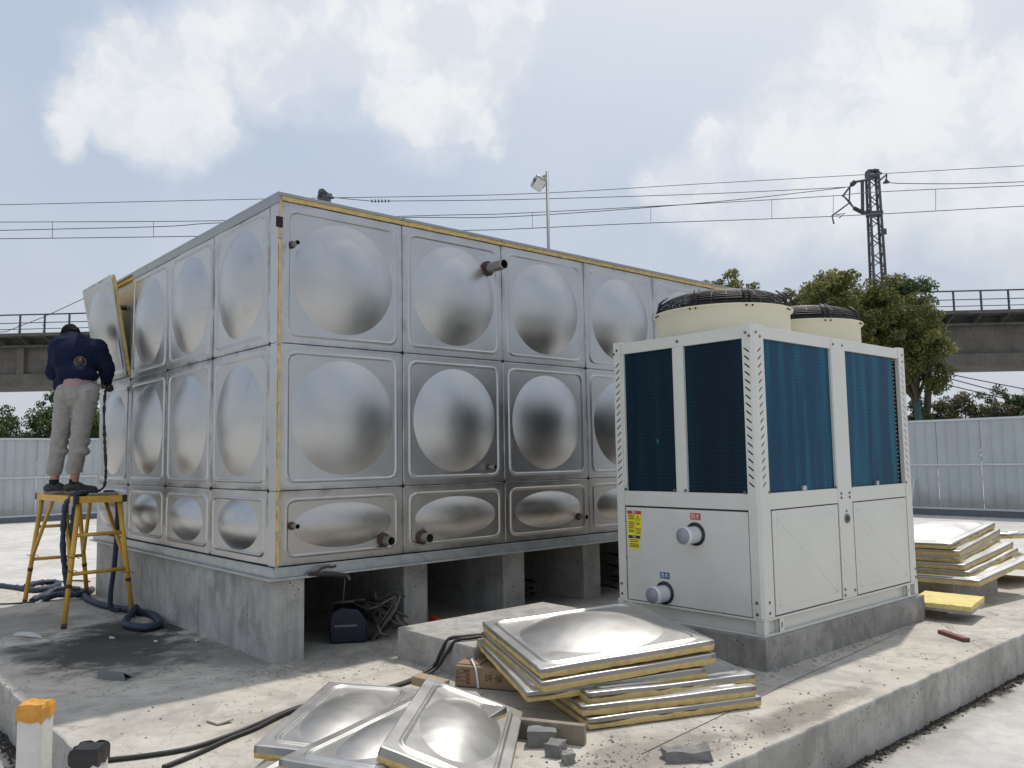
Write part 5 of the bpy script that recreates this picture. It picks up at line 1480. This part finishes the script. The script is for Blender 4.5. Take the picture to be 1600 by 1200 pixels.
wire([(-1.8, 63.19, 17.85), (7.39, 55.07, 17.9), (19.94, 43.98, 18.0), (31.88, 33.43, 18.04), (41.04, 25.28, 18.52), (49.14, 18.08, 18.95), (56.32, 11.7, 19.33), (65.48, 3.55, 19.74)], .022, 'highest overhead wire, spanning the whole sky to the mast top')
w2 = wire([(22.84, 41.4, 18.1), (25.16, 39.4, 17.76), (26.01, 38.64, 17.74), (31.89, 33.45, 17.7), (41.07, 25.33, 17.87), (48.1, 19.09, 18.16)], .024, 'overhead wire with a ribbed insulator above the tank edge')
ins = MB(); a = Vector((25.2, 39.38, 17.76)); b_ = Vector((26.0, 38.66, 17.74)); dd = (b_ - a).normalized()
for i in range(6): p = a.lerp(b_, i / 5); ins.cyl(p - dd * .02, p + dd * .03, .13, .09, 10)
ins.build('insulator_discs', 'insulator', w2)
wire([(-1.75, 63.26, 16.92), (7.44, 55.16, 16.8), (18.01, 45.84, 16.66), (28.87, 36.23, 16.79), (31.93, 33.52, 16.82), (41.1, 25.38, 17.26), (47.21, 19.94, 17.61), (49.34, 18.03, 17.81), (56.37, 11.79, 18.07), (65.55, 3.66, 18.27)], .024, 'middle carrying wire with droppers below it',
     [((9.95, 52.94, 16.75), (10.0, 53.02, 15.69)), ((14.79, 48.67, 16.68), (14.84, 48.75, 15.69)), ((32.91, 32.65, 16.86), (32.96, 32.73, 15.89)), ((38.56, 27.63, 17.15), (38.61, 27.71, 16.07)), ((44.34, 22.5, 17.43), (44.39, 22.59, 16.23)), ((47.27, 19.88, 17.65), (47.33, 19.99, 16.31)), ((52.16, 15.54, 17.91), (52.22, 15.64, 16.53))])
wire([(-1.71, 63.32, 16.1), (7.46, 55.2, 16.27), (15.12, 48.43, 16.35), (18.02, 45.85, 16.53), (26.43, 38.4, 16.68), (31.94, 33.54, 16.62), (41.1, 25.37, 17.3), (47.8, 19.36, 18.13)], .026, 'overhead wire climbing steeply to the bracket of the mast')
wire([(-1.7, 63.35, 15.78), (7.49, 55.24, 15.74), (16.98, 46.86, 15.7), (29.84, 35.49, 15.79), (31.98, 33.6, 15.83), (38.09, 28.17, 16.06), (47.27, 20.04, 16.31), (56.43, 11.89, 16.76), (65.6, 3.75, 17.22)], .026, 'lowest overhead contact wire running below the droppers')
wire([(51.7, 18.4, 19.0), (50.0, 17.5, 18.42), (50.54, 16.91, 18.33), (53.3, 14.48, 18.25), (56.36, 11.77, 18.31), (65.54, 3.64, 18.6)], .026, 'short overhead wire leaving the mast to the right')
lw = MB().tube([(-.1, 4.5, 3.11), (-.41, 4.79, 2.92), (-.71, 5.08, 2.77), (-11, 21.0, 1.4)], .004, 5).build('guy_wire', 'wire_metal', loc=(-.1, 4.5, 3.11))
tag(lw, 'thin wire slanting down left from the lifted tank panel', 'wire')
for i, (p, q) in enumerate([((26.3, 6.8, 4.1), (33.0, 1.0, 1.9)), ((26.3, 6.6, 3.75), (33.0, 1.2, 2.0)), ((26.0, 7.2, 4.3), (33.5, 0.5, 2.4))]):
    P = smooth_path([p, ((Vector(p) + Vector(q)) / 2 + Vector((0, 0, -.15))), q], 6)
    tag(MB().tube(P, .018, 5).build('slack_cable', 'wire_metal', loc=p), ['middle slack cable sloping down right below the viaduct', 'lowest slack cable sloping down right below the viaduct', 'uppermost slack cable sloping down right, closest below the viaduct'][i], 'cable', 'slack cables below the viaduct')

# ------------------------------------------------------------------ floodlight pole
lp_ = thing('floodlight_pole', 'slim grey pole with a white floodlight rising behind the tank', 'lamp post', (15.22, 13.03, LOW))
MB().cyl((15.22, 13.03, LOW), (15.15, 12.96, 10.22), .065, .05, 12).build('pole', 'lamp_grey', lp_)
hdR = Euler((R(35), R(25), R(-20))).to_matrix()
fl = MB().obox((14.97, 13.16, 9.86), (.36, .30, .44), hdR).build('lamp_head', 'lamp_grey', lp_, bev=.05)
MB().obox(Vector((14.97, 13.16, 9.86)) + hdR @ Vector((0, -.16, -.02)), (.30, .04, .36), hdR).build('lamp_glass', 'lamp_glass', fl)
MB().obox(Vector((14.97, 13.16, 9.86)) + hdR @ Vector((0, 0, .02)), (.37, .31, .10), hdR).build('lamp_band', 'black_plastic', fl)
MB().beam((15.15, 12.96, 10.1), (15.02, 13.1, 10.02), .06).build('bracket', 'lamp_grey', lp_)


# ------------------------------------------------------------------ trees
def leaf_cloud(name, mat, parent, clumps, nleaf, size, seed):
    """many small leaf faces gathered in clumps; clumps = (centre, radius)"""
    rg = np.random.default_rng(seed)
    C = np.array([c for c, r in clumps], float); Rr = np.array([r for c, r in clumps], float)
    wts = Rr ** 2; wts /= wts.sum()
    idx = rg.choice(len(C), nleaf, p=wts)
    d = rg.normal(size=(nleaf, 3)); d /= np.linalg.norm(d, axis=1)[:, None]
    rad = Rr[idx] * (.35 + .75 * rg.random(nleaf) ** .6)
    cen = C[idx] + d * rad[:, None] * np.array([1, 1, .8])
    n = rg.normal(size=(nleaf, 3)) * .8 + d * .6 + np.array([0, 0, .5]); n /= np.linalg.norm(n, axis=1)[:, None]
    t = np.cross(n, rg.normal(size=(nleaf, 3))); t /= np.linalg.norm(t, axis=1)[:, None]
    b = np.cross(n, t)
    s = size * (.6 + .8 * rg.random(nleaf))[:, None]
    V = np.stack([cen - t * s, cen + b * s * .42 + n * s * .12, cen + t * s, cen - b * s * .42 + n * s * .12], 1).reshape(-1, 3)
    off = WORLD0.get(parent.name)
    if off is not None: V = V - np.array(off)
    me = bpy.data.meshes.new(name)
    me.vertices.add(len(V)); me.vertices.foreach_set('co', V.ravel())
    me.loops.add(nleaf * 4); me.loops.foreach_set('vertex_index', np.arange(nleaf * 4, dtype=np.int32))
    me.polygons.add(nleaf); me.polygons.foreach_set('loop_start', np.arange(0, nleaf * 4, 4, dtype=np.int32))
    me.update()
    at = me.attributes.new('tint', 'FLOAT', 'FACE')
    ctint = rg.random(len(C)) * .45
    at.data.foreach_set('value', np.clip(ctint[idx] + rg.random(nleaf) * .5, 0, 1).astype(np.float32))
    me.materials.append(MAT[mat]); me.validate()
    o = bpy.data.objects.new(name, me); COL.objects.link(o); o.parent = parent
    return o


def tree(name, label, base, blobs, nclump, crad, nleaf, leaf, mat, tr=.16, bark='bark', seed=1, group=None, fork=None):
    """blobs: (centre, (rx,ry,rz)); clumps sit on and in the blobs, limbs reach for them"""
    o = thing(name, label, 'tree' if name != 'shrub' else 'shrub', base, None, group)
    rg = random.Random(seed); clumps = []
    vol = [b[1][0] * b[1][1] * b[1][2] for b in blobs]; tot = sum(vol)
    for (c, r3), v in zip(blobs, vol):
        for _ in range(max(3, int(nclump * v / tot))):
            d = Vector((rg.gauss(0, 1), rg.gauss(0, 1), rg.gauss(0, 1))).normalized(); q = .45 + .6 * rg.random() ** .7
            clumps.append((Vector((c[0] + d.x * r3[0] * q, c[1] + d.y * r3[1] * q, c[2] + d.z * r3[2] * q)), crad * rg.uniform(.55, 1.25)))
    b0 = Vector(base); fk = Vector(fork) if fork else b0.lerp(Vector(blobs[0][0]), .55)
    m = MB(); m.tube(smooth_path([b0 - Vector((0, 0, .3)), b0.lerp(fk, .5) + Vector((rg.uniform(-.1, .1), rg.uniform(-.1, .1), 0)), fk], 5), [tr * 1.15 - tr * .45 * i / 10 for i in range(11)], 10)
    m.build('trunk', bark, o)
    lm = MB()
    for c, r in clumps[::max(1, len(clumps) // 26)]:
        mid = fk.lerp(c, .5) + Vector((rg.uniform(-.25, .25), rg.uniform(-.25, .25), rg.uniform(-.1, .3)))
        lm.tube(smooth_path([fk - Vector((0, 0, .15)), mid, c], 4), [tr * .3 * (1 - i / 9) + .01 for i in range(9)], 6)
    lm.build('limbs', 'bark', o)
    leaf_cloud('crown', mat, o, clumps, nleaf, leaf, seed)
    return o


# tall olive trees behind the fence at right
tree('tree', 'tall olive-green tree with a dark trunk beside the viaduct at right', (23.3, 5.45, LOW), [((22.85, 5.55, 4.9), (1.0, 1.0, 1.15)), ((22.3, 6.15, 5.4), (.8, .8, .95)), ((23.2, 5.2, 4.3), (.75, .75, .9)), ((22.6, 5.85, 3.9), (.8, .8, .7)), ((22.3, 5.9, 6.15), (.45, .45, .5)), ((23.45, 5.0, 3.4), (.5, .5, .45)), ((22.8, 5.8, 3.3), (.5, .5, .4))],
     200, .25, 31000, .054, 'leaf_olive', .12, 'bark_painted', 11, None, (23.15, 5.45, 2.9))
tree('tree', 'rounded olive tree behind the second fan of the cooling unit', (21.3, 7.6, LOW), [((20.9, 7.1, 5.75), (1.05, 1.05, .85)), ((21.2, 6.75, 6.25), (.6, .6, .55)), ((20.3, 7.7, 5.7), (.6, .6, .6)), ((21.9, 6.6, 5.3), (.9, .9, .8)), ((21.3, 7.2, 4.6), (1.1, 1.1, .8))],
     170, .27, 26000, .058, 'leaf_olive', .15, 'bark', 12, None, (21.2, 7.4, 3.6))
tree('tree', 'dark green tree top between the olive tree and the viaduct rail', (24.7, 6.3, LOW), [((24.6, 6.2, 6.2), (.7, .7, .85)), ((24.6, 6.1, 5.2), (.85, .85, .9))], 90, .27, 11000, .06, 'leaf_green', .13, 'bark', 13, None, (25.1, 5.8, 4.0))
tree('tree', 'small tree top showing over the far corner of the tank', (19.0, 9.2, LOW), [((18.6, 9.0, 6.25), (.6, .6, .5)), ((19.3, 8.45, 6.05), (.55, .55, .5)), ((18.3, 9.3, 6.0), (.5, .5, .45)), ((18.9, 8.9, 5.4), (.95, .95, .6))], 90, .2, 9500, .055, 'leaf_olive', .11, 'bark', 14, None, (18.95, 9.1, 4.2))
# scrub behind the right-hand fence
for i, (x, y, h_, w_, mt) in enumerate([(25.4, 6.3, 2.7, .9, 'leaf_dusty'), (26.2, 5.3, 2.9, .85, 'leaf_dusty'), (26.6, 4.3, 3.0, .9, 'leaf_dusty'), (27.2, 3.4, 3.2, .95, 'leaf_green'), (27.2, 2.3, 3.3, .9, 'leaf_green'), (24.4, 5.9, 2.5, .7, 'leaf_green'), (28.0, 1.2, 3.0, 1.0, 'leaf_green')]):
    tree('shrub', ['dusty brown-green bush right of the painted trunk, above the fence', 'second dusty bush above the fence, next to the slack cables', 'dusty bush in the middle of the gap under the viaduct', 'open leafy bush below the slack cables at right', 'green bush at the right edge above the fence', 'low green bush at the foot of the painted trunk', 'green bush beyond the right edge of the photograph'][i], (x, y, LOW), [((x, y, h_ - .45), (w_, w_, .75)), ((x + .2, y - .2, h_ - 1.2), (w_ * 1.1, w_ * 1.1, .7)), ((x - .3, y + .4, h_ - .9), (w_, w_, .7))], 95, .19, 9500, .05, mt, .06, 'bark', 30 + i, 'bushes behind the right-hand fence')
# bushes behind the left-hand fence
for i, (x, y, h_, w_) in enumerate([(1.9, 26.2, 3.05, 1.1), (3.2, 25.7, 3.15, 1.1), (4.6, 25.0, 3.75, 1.1), (5.8, 24.4, 3.4, .95), (.6, 26.8, 2.9, 1.1)]):
    tree('shrub', ['leafy green bush at the left edge above the fence', 'second leafy bush from the left edge above the fence', 'tallest green bush beside the worker, above the fence', 'green bush showing between the worker and the tank', 'green bush beyond the left edge of the photograph'][i], (x, y, LOW), [((x, y, h_ - .9), (w_, w_, .85)), ((x + .1, y, h_ - 1.8), (w_ * 1.1, w_ * 1.1, .7))], 95, .24, 10000, .058, 'leaf_green', .08, 'bark', 50 + i, 'bushes behind the left-hand fence')
# far-off wood along the horizon (also what the polished steel mirrors)
fw = bpy.data.objects.new('distant_wood', None); COL.objects.link(fw); fw['kind'] = 'stuff'
cl_ = []; rg = random.Random(77)
for i in range(260):
    a = R(rg.uniform(0, 360)); d_ = rg.uniform(95, 120)
    cl_.append((Vector((d_ * math.cos(a), d_ * math.sin(a), rg.uniform(.3, 3.6))), rg.uniform(2.0, 3.4)))
bpy.data.objects.remove(fw)
hold = bpy.data.objects.new('tmp', None); COL.objects.link(hold)
lc = leaf_cloud('distant_wood', 'leaf_green', hold, cl_, 26000, .55, 78); lc.parent = None; bpy.data.objects.remove(hold)
tag(lc, kind='stuff')
